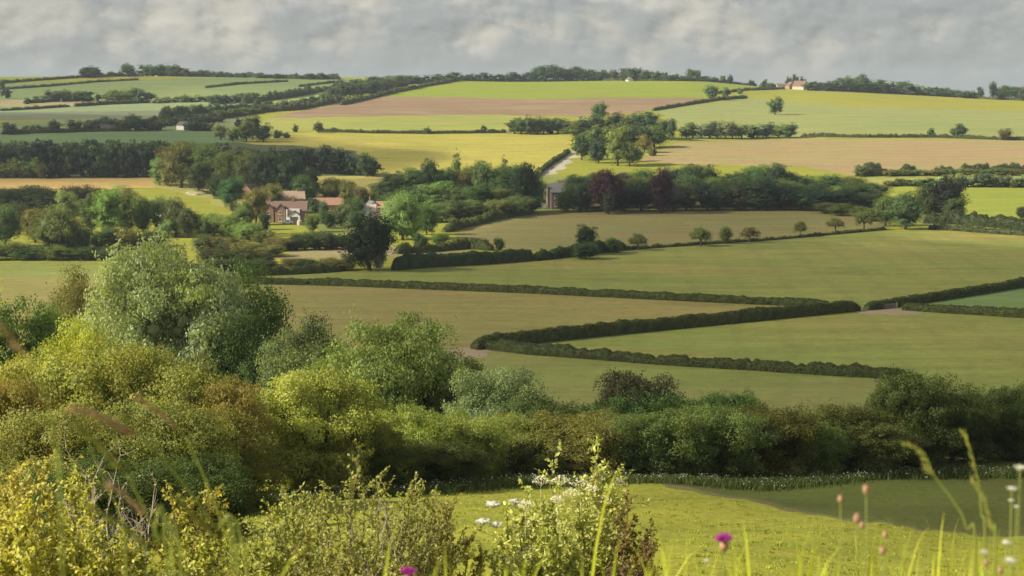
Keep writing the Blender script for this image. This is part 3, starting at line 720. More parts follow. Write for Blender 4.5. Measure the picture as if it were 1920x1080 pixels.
px_tree(800,251,14,15,'round',MIDC,'small ball shaped tree midway along the low hill hedge',group=G)
px_tree(907,249,15,15,'round',MIDC,'small ball shaped tree near the right end of the low hill hedge',group=G)
px_tree(1453,215,34,31,'round',MIDC,'lone round tree casting a shadow on the pale green upland pasture',group=G)
px_tree(1333,187,29,32,'round',MIDC,'round tree at the top corner of the ploughed field',group=G)
px_tree(1362,185,22,20,'round',MIDC,'smaller tree right beside the ploughed field corner tree',group=G)
px_tree(1387,176,10,11,'dome',MIDC,'tiny bush on the hedge leading to the skyline farm',group=G)
px_tree(1745,257,17,19,'round',MIDC,'round bush first of three on the hedge above the tan field',group=G)
px_tree(1790,256,18,20,'round',MIDC,'left half of the double crowned tree above the tan field',group=G)
px_tree(1801,256,24,26,'round',DARK,'right, taller half of the double crowned tree above the tan field',group=G)
px_tree(1884,263,22,27,'dome',OLIVE,'squat olive tree last on the hedge above the tan field',group=G)
G = 'trees of the hill copse by the track'
px_tree(1124,226,37,34,'round',MIDC,'round tree standing up alone at the top of the hill copse',group=G)
belt(958,1068,8,[(958,251),(1010,252),(1068,249)],[(958,222),(1003,214),(1030,221),(1068,219)],['round','round','dome'],[BLUE,DARK,MIDC],'dark tree in the row left of the hill copse','in that row',G,wpx=26)
belt(1068,1250,10,[(1068,262),(1150,258),(1250,262)],[(1068,222),(1130,215),(1165,210),(1210,207),(1240,218),(1250,225)],['round','round','tall'],[BLUE,MIDC,DARK],'tree at the back of the hill copse','along the back',G,wpx=34,vis=.6)
belt(1100,1235,6,[(1100,283),(1235,276)],[(1100,238),(1160,232),(1200,238),(1235,232)],['round'],[MIDC,BLUE],'middle rank tree of the hill copse','in the middle rank',G,wpx=36)
px_tree(1091,300,50,40,'round',DARK,'very dark round tree beside the top of the chalk track',group=G)
px_tree(1122,306,50,40,'round',BLUE,'dark round tree next to the one by the chalk track',group=G)
px_tree(1158,311,78,52,'tall',LIT,'tall lit green tree at the front of the hill copse',group=G)
px_tree(1180,312,50,44,'round',MIDC,'round green tree at the front foot of the hill copse',group=G)
px_tree(1208,286,34,34,'round',(.19,.20,.06),'yellowish green tree at the right front of the hill copse',group=G)
px_tree(1196,303,28,24,'dome',PALE,'small pale bush below the yellowish tree',group=G)
px_tree(1258,264,42,20,'tall',BLUE,'narrow dark tree at the right end of the hill copse',group=G)
px_tree(1222,292,20,20,'dome',OLIVE,'low olive bush on the slope right of the hill copse',group=G)
G = 'tree row above the tan field'
belt(1278,1462,12,[(1278,259),(1370,260),(1462,258)],[(1278,230),(1330,228),(1360,223),(1400,230),(1462,228)],['round','tall','round'],[BLUE,MIDC,PALE],'blue green tree of the row above the tan field','in that row',G,wpx=26)
px_tree(1480,259,30,34,'round',MIDC,'last and roundest tree of the row above the tan field',group=G)
G = 'plantation trees'
CON = (.022, .038, .024)
for r_, (vb, off_, n_) in enumerate([(318,0,26),(326,3,24),(333,6,22)]):
    belt(-25,345 if r_ else 430,n_,[(-20,vb),(430,vb-1)],[(-20,264+off_),(180,262+off_),(330,265+off_),(430,268+off_)],['tall','round','tall'],[CON,DARK],'dark plantation tree',f'in the {["back","middle","front"][r_]} rank of the plantation',G,wpx=26,jit=.10,vis=.1)
belt(0,80,5,[(0,334),(80,334)],[(0,300),(40,294),(80,300)],['round'],[OLIVE,LIT],'olive tree at the lit left edge of the plantation','along the edge',G,wpx=24)
px_tree(50,333,14,7,'tall',LIT,'thin pale sapling at the plantation foot',group=G)
belt(430,712,15,[(430,322),(712,328)],[(430,277),(560,272),(640,275),(690,292),(712,296)],['round','tall'],[CON,BLUE],'dark tree of the wood behind the domed trees','in that wood',G,wpx=30,vis=.35)
px_tree(687,331,44,44,'round',DARK,'round dark tree at the right end of the wood beside the straw field',group=G)
G = 'large domed trees above the village'
for u, vb, h, w, kd, c, lab in [
    (340,352,86,84,'round',OLIVE,'largest domed olive green tree at the left of the village wood'),
    (300,347,52,36,'tall',LIT,'light green narrow tree at the left foot of the village wood'),
    (318,349,40,36,'dome',LIT,'light green bushy tree beside the narrow one at the village wood foot'),
    (395,356,86,76,'round',MIDC,'big domed tree second from left in the village wood'),
    (372,362,58,50,'round',DARK,'dark rounded tree low in front of the domed village wood'),
    (430,362,80,66,'round',MIDC,'domed mid green tree in the middle of the village wood'),
    (470,366,84,70,'round',OLIVE,'domed olive tree right of the middle of the village wood'),
    (500,374,88,72,'round',(.035,.055,.032),'dark domed tree above the brick house in the village wood'),
    (545,378,92,66,'round',CON,'dark tree at the right end of the village wood'),  # near-black leaf colour of these right-hand trees carries the wood's shade
    (582,382,70,40,'tall',CON,'tall dark narrow tree beside the green ball tree'),
    (412,372,50,44,'dome',DARK,'low dark tree at the village wood foot'),
    (400,342,44,40,'round',LIT,'sunlit green tree at the back of the village wood')]:
    px_tree(u,vb,h,w,kd,c,lab,group=G,size='mid')
G = 'village trees'
VT = [
    (435,391,60,52,'round',(.055,.105,.045),'blue green round tree on the grass bank left of the village'),
    (441,408,30,22,'dome',DARK,'small dark bush under the blue green round tree'),
    (571,388,60,52,'round',(.065,.115,.04),'bright round tree between the two groups of red roofs'),
    (480,422,72,50,'round',OLIVE,'tall olive tree left of the brick house'),
    (508,400,56,50,'round',OLIVE,'olive tree directly behind the brick house'),
    (460,432,54,32,'tall',DARK,'dark tree at the left garden edge of the brick house'),
    (620,382,50,50,'round',OLIVE,'olive tree above the orange roof'),
    (632,365,30,30,'round',MIDC,'round tree top just below the straw field'),
    (655,396,60,42,'round',(.12,.115,.04),'brownish olive tree right of the orange roof'),
    (678,400,50,36,'round',(.11,.105,.045),'brownish tree left of the pale grey roof'),
    (664,408,38,44,'dome',DARK,'dark rounded tree between orange and grey roofs'),
    (700,392,34,26,'dome',OLIVE,'small tree behind the white gable'),
    (590,404,34,26,'round',DARK,'small dark tree at the right side of the brick house'),
    (607,408,32,20,'tall',(.10,.13,.06),'narrow grey green tree right of the brick house'),
    (640,424,42,46,'dome',MIDC,'bushy mid green tree in front of the orange roof'),
    (614,428,34,34,'dome',DARK,'dark bushy tree in front of the red roofs'),
    (668,430,36,36,'dome',BLUE,'blue green bushy tree left of the oak top'),
    (586,436,36,30,'dome',OLIVE,'olive bush right of the white tank'),
    (452,440,58,34,'tall',LIT,'light green feathery tree left of the garden lawn'),
    (434,445,46,34,'dome',LIT,'light green bush left of the feathery tree'),
    (496,443,46,24,'tall',(.045,.075,.03),'dark pointed tree on the garden lawn'),
    (478,449,34,30,'round',OLIVE,'small olive tree at the lawn edge'),
    (507,450,22,14,'tall',PALE,'small pale sapling at the lawn edge')]
for u, vb, h, w, kd, c, lab in VT: px_tree(u,vb,h,w,kd,c,lab,group=G,size='mid')
px_tree(755,450,92,84,'dome',(.19,.26,.085),'tall light green willow like tree right of the grey roofs',size='mid',group=G)
px_tree(692,507,110,122,'round',(.026,.042,.018),'big dark oak standing at the end of the tall hedge',size='mid',name='oak_tree',depth=16)
px_tree(712,508,40,26,'dome',(.24,.25,.17),'pale flowering shrub at the foot of the big dark oak',size='mid',name='flowering_shrub',cat='shrub')
px_tree(655,506,34,30,'dome',(.16,.17,.09),'pale olive shrub at the left foot of the big dark oak',size='mid',name='shrub',cat='shrub')
px_tree(800,440,58,46,'dome',MIDC,'mid green bushy tree right of the willow like tree',size='mid',group=G)
px_tree(788,470,34,32,'dome',DARK,'dark bush at the right foot of the willow like tree',size='mid',group=G,cat='bush',name='bush')
px_tree(826,462,26,36,'dome',OLIVE,'low olive bush at the corner of the stubble field',size='mid',group=G,cat='bush',name='bush')
px_tree(862,466,22,36,'dome',OLIVE,'flat olive bush left of the round bush in the stubble field',size='mid',group=G,cat='bush',name='bush')
G = 'central wood trees'
belt(705,1012,13,[(705,378),(1012,380)],[(705,338),(750,315),(800,300),(830,304),(880,302),(915,306),(960,303),(995,304),(1012,328)],['round','tall','round'],[MIDC,OLIVE,DARK],'dark tree of the central wood','in its back rank',G,wpx=42,size='mid',vis=.5)
px_tree(856,372,92,34,'conifer',DARK,'tall pointed conifer breaking the top of the central wood',group=G,size='mid',name='conifer')
px_tree(946,372,80,36,'conifer',DARK,'dark conifer near the right of the central wood top',group=G,size='mid',name='conifer')
belt(712,1010,12,[(712,396),(860,402),(1010,398)],[(712,360),(800,340),(860,345),(940,345),(1010,338)],['round','tall','dome'],[MIDC,DARK,LIT],'rounded tree of the central wood','in its middle rank',G,wpx=42,size='mid')
belt(800,1008,9,[(800,418),(900,412),(1008,400)],[(800,380),(900,372),(1008,362)],['round','dome'],[MIDC,BLUE,LIT],'lower tree of the central wood','in its front rank',G,wpx=36,size='mid')
px_tree(985,400,95,56,'round',(.028,.045,.026),'tall very dark tree at the right end of the central wood',group=G,size='mid')
G = 'dark belt trees'
TOPB = [(1045,345),(1075,330),(1090,312),(1115,312),(1130,318),(1160,322),(1200,306),(1250,320),(1290,306),(1325,312),(1350,318),(1390,312),(1440,306),(1500,322),(1560,330),(1600,325),(1645,342)]
belt(1062,1645,19,[(1062,376),(1645,374)],TOPB,['round','round','tall'],[DARK,MIDC,BLUE],'dark tree of the long belt','in its back rank',G,wpx=48,size='mid',vis=.5)
belt(1052,1645,18,[(1052,390),(1645,386)],[(u, v + 14) for u, v in TOPB],['round','tall','round'],[BLUE,DARK,MIDC],'blue green tree of the long belt','in its middle rank',G,wpx=46,size='mid')
belt(1066,1640,19,[(1066,396),(1640,394)],[(u, v + 26) for u, v in TOPB],['round','tall','tall'],[BLUE,(.028,.05,.034)],'lower tree of the long belt','in its front rank',G,wpx=38,size='mid')
px_tree(1138,400,82,70,'round',COPPER,'dark purple copper beech, left one in the long belt',group=G,size='mid',name='copper_beech')
px_tree(1240,400,84,52,'round',(.036,.018,.032),'dark purple copper beech, right one in the long belt',group=G,size='mid',name='copper_beech')
px_tree(1141,402,46,26,'tall',(.07,.10,.05),'small green cone shaped tree in front of the left copper beech',group=G,size='mid')
px_tree(1060,397,44,34,'dome',(.12,.135,.055),'light olive tree beside the brick hall',group=G,size='mid')
px_tree(1076,393,66,44,'round',(.06,.085,.035),'tall green tree just right of the brick hall',group=G,size='mid')
px_tree(1026,372,20,12,'tall',DARK,'small dark tree left of the brick hall',group=G,size='mid')
px_tree(1010,330,14,16,'dome',OLIVE,'small bush at the foot of the chalk track',group=G)
belt(1540,1650,4,[(1540,398),(1650,418)],[(1540,376),(1650,388)],['dome','round'],[OLIVE,MIDC],'olive bushy tree','at the right end foot of the long belt',G,wpx=40,size='mid')
px_tree(1660,424,56,50,'round',MIDC,'mid green tree left of the big bright front tree',group=G,size='mid')
px_tree(1698,430,70,74,'round',(.065,.10,.04),'big bright green tree in front of the very dark tree',group=G,size='mid')
px_tree(1738,412,62,50,'round',DARK,'dark rounded tree below the very dark tree',group=G,size='mid')
px_tree(1768,412,78,86,'round',(.022,.036,.022),'very dark broad tree standing above the right end of the belt',group=G,size='mid',depth=17)
px_tree(1790,416,46,44,'round',DARK,'dark lower tree at the right foot of the very dark tree',group=G,size='mid')
px_tree(1916,412,24,22,'round',DARK,'dark bush cut by the right edge beside the yellow green field',group=G,size='mid')
G = 'small trees along the field hedge'
for u, vb, h, w, kd, c, lab in [
    (935,470,26,22,'dome',DARK,'dark round bush at the left end of the stubble field'),
    (1100,478,58,42,'tall',(.03,.05,.024),'dark conical tree rising from the tall hedge'),
    (1098,486,34,52,'dome',DARK,'dark skirt of bush under the conical tree'),
    (1150,474,30,34,'dome',DARK,'dark round tree right of the conical tree'),
    (1197,469,32,36,'flat',OLIVE,'small spreading tree right of the dark round one'),
    (1314,462,36,42,'flat',OLIVE,'biggest of the small trees on the low field hedge'),
    (1360,457,34,28,'round',OLIVE,'upright small tree between two spreading ones on the field hedge'),
    (1405,454,29,38,'flat',OLIVE,'flat topped small tree right of the upright one'),
    (1500,444,30,26,'flat',OLIVE,'small round headed tree alone on the field hedge'),
    (1567,434,26,34,'flat',OLIVE,'small leaning tree with wide crown near the belt end'),
    (1620,431,34,36,'flat',OLIVE,'small tree last of the row before the belt end')]:
    px_tree(u,vb,h,w,kd,c,lab,group=G,size='mid',cat='tree')
G = 'trees of the upper right hedges'
px_tree(1614,331,22,30,'dome',MIDC,'bushy tree at the left end of the hedges below the tan field',group=G)
belt(1650,1960,15,[(1650,330),(1960,328)],[(1650,318),(1760,316),(1960,314)],['dome'],[OLIVE,MIDC],'low bush','in the hedge below the tan field',G,wpx=24,cat='bush',name='bush')
belt(1730,1960,13,[(1730,350),(1960,351)],[(1730,332),(1780,322),(1860,326),(1960,324)],['dome','round'],[MIDC,PALE,BLUE],'small grey green tree','above the yellow green field at right',G,wpx=26)
belt(1655,1725,4,[(1655,349),(1725,349)],[(1655,338),(1725,336)],['dome'],[LIT,OLIVE],'small bush','left in the hedge above the yellow green field',G,wpx=20,cat='bush',name='bush')
G = 'trees left of the village'
belt(-30,190,9,[(-30,404),(190,404)],[(-30,352),(60,352),(110,345),(190,352)],['round','tall'],[DARK,(.035,.05,.022)],'dark tree of the rear rank','behind the light green trees at left',G,wpx=48,size='mid')
LT = [
    (205,446,96,62,'tall',LIT,'tallest light green tree of the left group'),
    (238,440,90,54,'tall',LIT,'light green tree second in the left group'),
    (172,440,78,50,'round',MIDC,'mid green tree left of the tallest light green one'),
    (268,442,72,46,'round',MIDC,'rounded tree in the middle of the left group'),
    (300,438,70,50,'tall',LIT,'sunlit tree right of the middle of the left group'),
    (330,444,74,52,'round',MIDC,'rounded sunlit tree near the right of the left group'),
    (352,446,56,44,'round',DARK,'dark tree at the right end of the left group'),
    (125,425,68,46,'tall',LIT,'light tree standing in front of the rear rank'),
    (128,468,60,50,'round',OLIVE,'olive tree behind the spreading tree at left'),
    (108,486,100,92,'round',(.11,.13,.045),'big spreading olive green tree above the left meadow'),
    (66,455,62,60,'round',OLIVE,'olive round tree left of the big spreading tree'),
    (10,462,76,62,'round',(.07,.12,.045),'bright green tree cut by the left edge'),
    (150,484,60,50,'round',DARK,'dark tree right behind the big spreading tree'),
    (310,446,34,30,'dome',PALE,'small pale bush in front of the left group'),
    (36,440,60,60,'round',DARK,'dark tree between the edge tree and the olive round tree')]
for u, vb, h, w, kd, c, lab in LT: px_tree(u,vb,h,w,kd,c,lab,group=G,size='mid')
G = 'scrub below the left trees'
belt(545,650,5,[(545,504),(650,507)],[(545,482),(650,484)],['dome'],[OLIVE,DARK],'rough olive scrub bush','left of the big dark oak',G,wpx=34,size='mid',cat='bush',name='bush',rust=.3)
belt(400,505,6,[(400,508),(505,507)],[(400,480),(505,484)],['dome'],[DARK,(.06,.06,.025)],'low brownish scrub bush','at the edge of the green meadow',G,wpx=34,size='mid',cat='bush',name='bush',rust=.3)
belt(-20,215,8,[(-20,487),(215,488)],[(-20,448),(60,456),(215,462)],['dome'],[OLIVE,DARK,MIDC],'scrub bush','along the edge of the left meadow',G,wpx=42,size='mid',cat='bush',name='bush')
belt(190,300,5,[(190,468),(300,462)],[(190,428),(300,430)],['dome'],[DARK,OLIVE],'dark scrub bush','below the light green trees',G,wpx=42,size='mid',cat='bush',name='bush')
belt(355,500,8,[(355,432),(500,458)],[(355,398),(430,402),(500,430)],['dome'],[OLIVE,MIDC,LIT],'olive scrub bush','on the bank above the silvery tree',G,wpx=34,size='mid',cat='bush',name='bush',rust=.2)
belt(370,520,7,[(370,470),(520,482)],[(370,436),(520,456)],['dome'],[OLIVE,DARK,(.10,.09,.035)],'brownish scrub bush','below the bank',G,wpx=38,size='mid',cat='bush',name='bush',rust=.4)
belt(510,680,9,[(510,470),(680,466)],[(510,446),(600,430),(680,436)],['dome'],[DARK,OLIVE],'dark scrub bush','between the lawn and the small hay field',G,wpx=36,size='mid',cat='bush',name='bush')
belt(395,505,5,[(395,500),(505,498)],[(395,462),(505,468)],['dome'],[(.05,.06,.025),DARK],'dark bush','right of the silvery tree top',G,wpx=42,size='mid',cat='bush',name='bush',rust=.3)

# ------------------------------------------------------------------ the largest broadleaf trees as things, the rest as one far woodland mass
PENDING.sort(key=lambda t: -t[0])
KEEP = 288
for sc_, kw in PENDING[:KEEP]: tree(**kw)
TB = {k: [] for k in ('round', 'tall', 'dome', 'flat')}
for kd in TB:
    for i in range(3):
        rg = np.random.default_rng(900 + i); nl = 13; nn_ = unit(nl, rg)
        scl = dict(round=(1,1,1.05), tall=(.8,.8,1.5), dome=(1,1,.95), flat=(1.1,1.1,.7))[kd]
        if kd in ('dome', 'flat'): nn_[:, 2] = nn_[:, 2] * .6 + .15
        V, Fs, va = lobed(nn_ * (.3 + .08 * rg.random((nl, 1))) * np.array(scl), .2 * (.7 + .6 * rg.random(nl)), 620, .085, rg, core=.66, sub=4)
        TB[kd].append((norm_box(V, 1., -.06 if kd == 'dome' else -.03, 1.), Fs, va))
VS, TR, QD, VA, TI = [], [], [], [], []; nb = 0
for i, (sc_, kw) in enumerate(PENDING[KEEP:]):
    V, Fs, va = TB[kw['kind']][i % 3]; a = random.uniform(0, 6.28); ca, sa = math.cos(a), math.sin(a)
    X_ = np.stack([(V[:, 0]*ca - V[:, 1]*sa) * kw['w'], (V[:, 0]*sa + V[:, 1]*ca) * kw['w'], V[:, 2] * kw['h']], -1) + np.array(kw['p'])
    tv, tf = np.array([(math.cos(k*2.094)*r, math.sin(k*2.094)*r, z) for z, r in ((-.5, .3), (kw['h']*.5, .2)) for k in range(3)]) + np.array(kw['p']), np.array([[0,1,4,3],[1,2,5,4],[2,0,3,5]])
    VS += [X_, tv]; TR.append(Fs[0] + nb); QD += [Fs[1] + nb, tf + nb + len(V)]; nb += len(V) + 6
    j = random.uniform(.82, 1.18); VA += [va, np.zeros(6)]; TI.append(np.tile([c * j * random.uniform(.92, 1.08) for c in kw['col']] + [1.], (len(V) + 6, 1)))
me = np_mesh('distant_woodland', np.vstack(VS), [np.vstack(TR), np.vstack(QD)], np.concatenate(VA), mats=[M['mass']])
ta = me.attributes.new('tint', 'FLOAT_COLOR', 'POINT'); ta.data.foreach_set('color', np.vstack(TI).astype(np.float32).ravel())
o = link('distant_woodland', me); tag(o, 'smallest and half hidden trees of the far woods, plantation and skyline', kind='stuff')
# ------------------------------------------------------------------ buildings
M['brick'] = simple_mat('red_brick', (.30,.18,.13), (.24,.15,.115), 1.5, .9)
M['tile'] = simple_mat('clay_tile', (.17,.105,.08), (.13,.085,.07), 1.2, .85)
M['orange_tile'] = simple_mat('orange_tile', (.34,.18,.12), (.28,.16,.11), 1.2, .85)
M['pink_tile'] = simple_mat('weathered_tile', (.36,.26,.19), (.30,.22,.17), 1.2, .85)
M['slate'] = simple_mat('grey_slate', (.13,.125,.13), (.10,.10,.105), 1.2, .7)
M['white'] = simple_mat('white_paint', (.78,.77,.73), (.68,.67,.63), 2, .6)
M['stone'] = simple_mat('pale_stone', (.45,.40,.32), (.38,.33,.27), 2, .9)
M['glass'] = simple_mat('dark_glass', (.05,.06,.07), (.04,.045,.05), 2, .15)
M['door'] = simple_mat('door_paint', (.12,.10,.08), None, 2, .6)
def window(parent, x, y, z, w, h, face=-1, axis='y'):
    """frame with a pane as its child, on a wall facing -y (camera side) or an x side"""
    f = MB(); t = .09; d = .06
    def bx(m, a0, a1, z0, z1, p0, p1):
        if axis == 'y': m.box(x+a0, x+a1, min(y+face*p0, y+face*p1), max(y+face*p0, y+face*p1), z+z0, z+z1)
        else: m.box(min(x+face*p0, x+face*p1), max(x+face*p0, x+face*p1), y+a0, y+a1, z+z0, z+z1)
    bx(f,-w/2,w/2,0,t,.005,d); bx(f,-w/2,w/2,h-t,h,.005,d); bx(f,-w/2,-w/2+t,t,h-t,.005,d); bx(f,w/2-t,w/2,t,h-t,.005,d); bx(f,-t/3,t/3,t,h-t,.005,d*.9)
    bx(f,-w/2-.08,w/2+.08,-.1,-.003,.005,.16)
    fr = f.build('window', M['white'], parent)
    g = MB(); bx(g,-w/2+t,w/2-t,t,h-t,.002,.02); g.build('pane', M['glass'], fr)
def gable_house(root, w, dp, wh, rh, wallm, roofm, off=(0, 0), ridge='x', name='wall', over=.3):
    """walls with gables plus a roof of two thick slopes; ridge along x or y; returns (wall, roof)"""
    ox, oy = off; b = MB(); x0, x1, y0, y1 = ox-w/2, ox+w/2, oy-dp/2, oy+dp/2
    if ridge == 'x':
        vs = [(x0,y0,-1),(x1,y0,-1),(x1,y1,-1),(x0,y1,-1),(x0,y0,wh),(x1,y0,wh),(x1,y1,wh),(x0,y1,wh),(x0,oy,wh+rh),(x1,oy,wh+rh)]
        fs = [(0,1,5,4),(2,3,7,6),(1,2,6,9,5),(3,0,4,8,7),(4,5,9,8),(6,7,8,9)]
    else:
        vs = [(x0,y0,-1),(x1,y0,-1),(x1,y1,-1),(x0,y1,-1),(x0,y0,wh),(x1,y0,wh),(x1,y1,wh),(x0,y1,wh),(ox,y0,wh+rh),(ox,y1,wh+rh)]
        fs = [(1,2,6,5),(3,0,4,7),(0,1,5,8,4),(2,3,7,9,6),(5,6,9,8),(7,4,8,9)]
    b.add(vs, fs); wall = b.build(name, wallm, root)
    r = MB(); th = .18; o = over
    if ridge == 'x':
        for s, ye in ((-1, y0 - o), (1, y1 + o)):
            dz = rh / (dp/2) * o; e = wh - dz
            a = [(x0-o,ye,e+.02),(x1+o,ye,e+.02),(x1+o,oy,wh+rh+.02),(x0-o,oy,wh+rh+.02)]
            r.add(a + [(p[0],p[1],p[2]+th) for p in a], [(0,1,2,3),(4,7,6,5),(0,4,5,1),(1,5,6,2),(2,6,7,3),(3,7,4,0)])
    else:
        for s, xe in ((-1, x0 - o), (1, x1 + o)):
            dz = rh / (w/2) * o; e = wh - dz
            a = [(xe,y0-o,e+.02),(xe,y1+o,e+.02),(ox,y1+o,wh+rh+.02),(ox,y0-o,wh+rh+.02)]
            r.add(a + [(p[0],p[1],p[2]+th) for p in a], [(0,1,2,3),(4,7,6,5),(0,4,5,1),(1,5,6,2),(2,6,7,3),(3,7,4,0)])
    roof = r.build('roof', roofm, root)
    return wall, roof
def chimney(roof, x, y, z, h=1.6, m='brick'):
    b = MB(); b.box(x-.4,x+.4,y-.3,y+.3,z,z+h); b.box(x-.47,x+.47,y-.37,y+.37,z+h,z+h+.15)
    b.box(x-.3,x-.08,y-.12,y+.12,z+h+.15,z+h+.5); b.box(x+.08,x+.3,y-.12,y+.12,z+h+.15,z+h+.5)
    b.build('chimney', M[m], roof)
def at_build(u, v, name, label, cat, rz=0., dmin=262, group=None):
    p = at(u, v, dmin); t = empty(name, p, rz - math.atan2(p.x, p.y)); tag(t, label, cat, group); return t, math.hypot(p.x, p.y) / FPX
# brick house with two front gables
t, m = at_build(529, 417, 'brick_house', 'red brick village house with twin front gables and a white porch', 'house', -.12)
gable_house(t, 15.5, 6.5, 4.4, 3.2, M['brick'], M['tile'], (1.2, 5.2), 'x', 'wall')
for ox in (-5.0, -.6):
    gable_house(t, 3.9, 3.6, 4.6, 2.1, M['brick'], M['tile'], (ox, .9), 'y', 'gable_wing', .2)
    window(t, ox, -.9, .5, 1.1, 1.3); window(t, ox, -.9, 3.1, 1.0, 1.3)
w_, r_ = gable_house(t, 4.6, 4, 2.6, 1.7, M['white'], M['slate'], (4.6, .4), 'y', 'garage', .25)
b = MB(); b.box(3.2, 6.0, -1.66, -1.603, -.2, 2.2); b.build('garage_door', M['door'], t)
b = MB(); b.box(1.7, 2.2, -1.3, -1., -.3, 5.0); b.box(2.2, 6.5, 1.5, 1.9, 2.0, 5.1); b.build('porch', M['white'], t)
rf = [c for c in t.children if c.name.startswith('roof')][0]
chimney(rf, 3.6, 5.2, 7.2); chimney(rf, -5.2, 5.2, 7.2)
# parked white car and oil tank
t, m = at_build(539, 420, 'parked_car', 'small white car parked in front of the brick house', 'car')
b = MB()
prof = [(-2.1,.25),(-2.15,.9),(-1.5,1.02),(-.9,1.5),(.7,1.52),(1.4,1.06),(2.1,.95),(2.15,.25)]
vs = [(x, -.85, z) for x, z in prof] + [(x, .85, z) for x, z in prof]; n = len(prof)
b.add(vs, [tuple(range(n)), tuple(range(2*n-1, n-1, -1))] + [(i, i+n, (i+1)%n+n, (i+1)%n) for i in range(n)])
b.build('body', M['white'], t)
b = MB()
for s in (-.863, .853): b.box(-.75, .6, s, s+.01, 1.08, 1.38)
b.build('window', M['glass'], t)
for x in (-1.35, 1.35):
    for y in (-.86, .74):
        b = MB(); b.tube([(x,y,.32),(x,y+.12,.32)], [.28,.28], 14); b.build('wheel', M['glass'], t)
t, m = at_build(562, 422, 'oil_tank', 'squat white tank standing at the corner of the lawn', 'tank')
b = MB(); b.tube([(0,0,-.3),(0,0,.1),(0,0,1.5),(0,0,1.7),(0,0,1.8)], [.95,1.,1.,.8,.3], 16); b.build('body', M['stone'], t, False)
b = MB(); b.tube([(0,0,1.8),(0,0,1.95)], [.22,.22], 10); b.build('lid', M['stone'], t)
def cottage(u, v, name, label, w, dp, wh, rh, wm, rm, ridge='x', rz=0., ch=True, wins=2, cat='house', gy=None):
    t, m = at_build(u, v, name, label, cat, rz)
    wl, rf = gable_house(t, w, dp, wh, rh, M[wm], M[rm], (0, 0), ridge)
    if ch: chimney(rf, w*.28 if ridge == 'x' else 0, 0 if ridge == 'x' else dp*.25, wh + rh*.85)
    for k in range(wins):
        x = (k + .5) / wins * w - w / 2
        window(t, x, -dp/2, .9, 1., 1.1)
        if wh > 4: window(t, x, -dp/2, wh - 1.5, 1., 1.1)
    return t
cottage(472, 371, 'barn', 'weathered barn with a pale pink roof behind the olive trees', 9, 7, 3.2, 3.0, 'brick', 'pink_tile', 'x', .9, False, 1, 'barn')
cottage(545, 398, 'village_house', 'house with a pale pink roof rising behind the brick house', 11, 7, 5.6, 3.0, 'brick', 'pink_tile', 'x', .1, True, 3)
cottage(616, 398, 'village_house', 'house with a bright orange tiled roof among the village trees', 12, 7, 3.2, 2.6, 'brick', 'orange_tile', 'x', .08, False, 3)
cottage(676, 407, 'cottage', 'low cottage with a pale grey roof left of the white gable', 12, 6, 2.6, 2.2, 'white', 'stone', 'x', -.06, False, 3)
cottage(697, 402, 'cottage', 'cottage with a white gable and dark roof above the oak', 5.5, 8, 3.0, 2.4, 'white', 'slate', 'y', .25, True, 2)
cottage(726, 402, 'cottage', 'brick cottage half hidden by the willow like tree', 8, 6, 3.0, 2.2, 'brick', 'orange_tile', 'x', 0, False, 2)
cottage(345, 243, 'cottage', 'tiny white cottage on the left hill between dark trees', 8, 6, 3.0, 2.2, 'white', 'slate', 'y', .9, False, 2)
cottage(201, 245, 'cottage', 'tiny pale building under the shaded hedgerow trees', 9, 5, 2.6, 1.5, 'stone', 'slate', 'x', .2, False, 2)
cottage(1180, 152, 'cottage', 'small white gabled house on the skyline above the green crop', 6, 6, 1.4, 2.4, 'white', 'slate', 'y', .5, False, 1)
cottage(1087, 152, 'shed', 'tiny pale shed under the highest skyline wood', 5, 5, 2.2, 1.2, 'stone', 'slate', 'x', 0, False, 1, 'shed')
cottage(1465, 166, 'farm_shed', 'low farm shed with a bright white end at the skyline farm', 10, 6, 3, 2., 'white', 'tile', 'x', .2, False, 2, 'shed')
cottage(1483, 167, 'farmhouse', 'farmhouse with a white gable at the skyline farm', 8, 8, 3.6, 3.6, 'brick', 'tile', 'y', .5, False, 1)
cottage(1501, 168, 'barn', 'big brown roofed barn at the right of the skyline farm', 13, 11, 3.6, 5.2, 'stone', 'tile', 'x', -.5, False, 1, 'barn')
# brick hall with tower chimney by the dark belt
t, m = at_build(1046, 390, 'brick_hall', 'tall pinkish brick hall half hidden at the left end of the dark belt', 'hall', .15)
M['hall'] = simple_mat('old_brick', (.20,.14,.12), (.16,.12,.105), 1.5, .9)
gable_house(t, 9, 9, 6.8, 3.4, M['hall'], M['slate'], (1.0, 0), 'x', 'wall')
rf = [c for c in t.children if c.name.startswith('roof')][0]
chimney(rf, 3.2, 0, 9.4, 2.)
b = MB(); b.box(-4.9, -3.506, -3, 0, -1, 8.6); b.box(-5.0, -3.4, -3.1, .1, 8.6, 8.9)
tw = b.build('tower', M['hall'], t)
b = MB(); b.box(-4.94, -4.62, -3.06, -3.004, 1, 8.2); b.build('corner_stones', M['stone'], tw)
for x in (-1.5, 1.5, 4.): 
    window(t, x, -4.5, 1., 1.1, 1.8); window(t, x, -4.5, 4.3, 1.1, 1.5)
t, m = at_build(1011, 391, 'greenhouse', 'small white framed greenhouse at the dark gap left of the hall', 'greenhouse', .3)
gable_house(t, 3.6, 3, 2.2, 1.2, M['white'], M['slate'], (0, 0), 'y'); window(t, 0, -1.5, .4, 1.6, 1.5)
t, m = at_build(1087, 396, 'field_trailer', 'small cream box trailer at the edge of the stubble field', 'trailer')
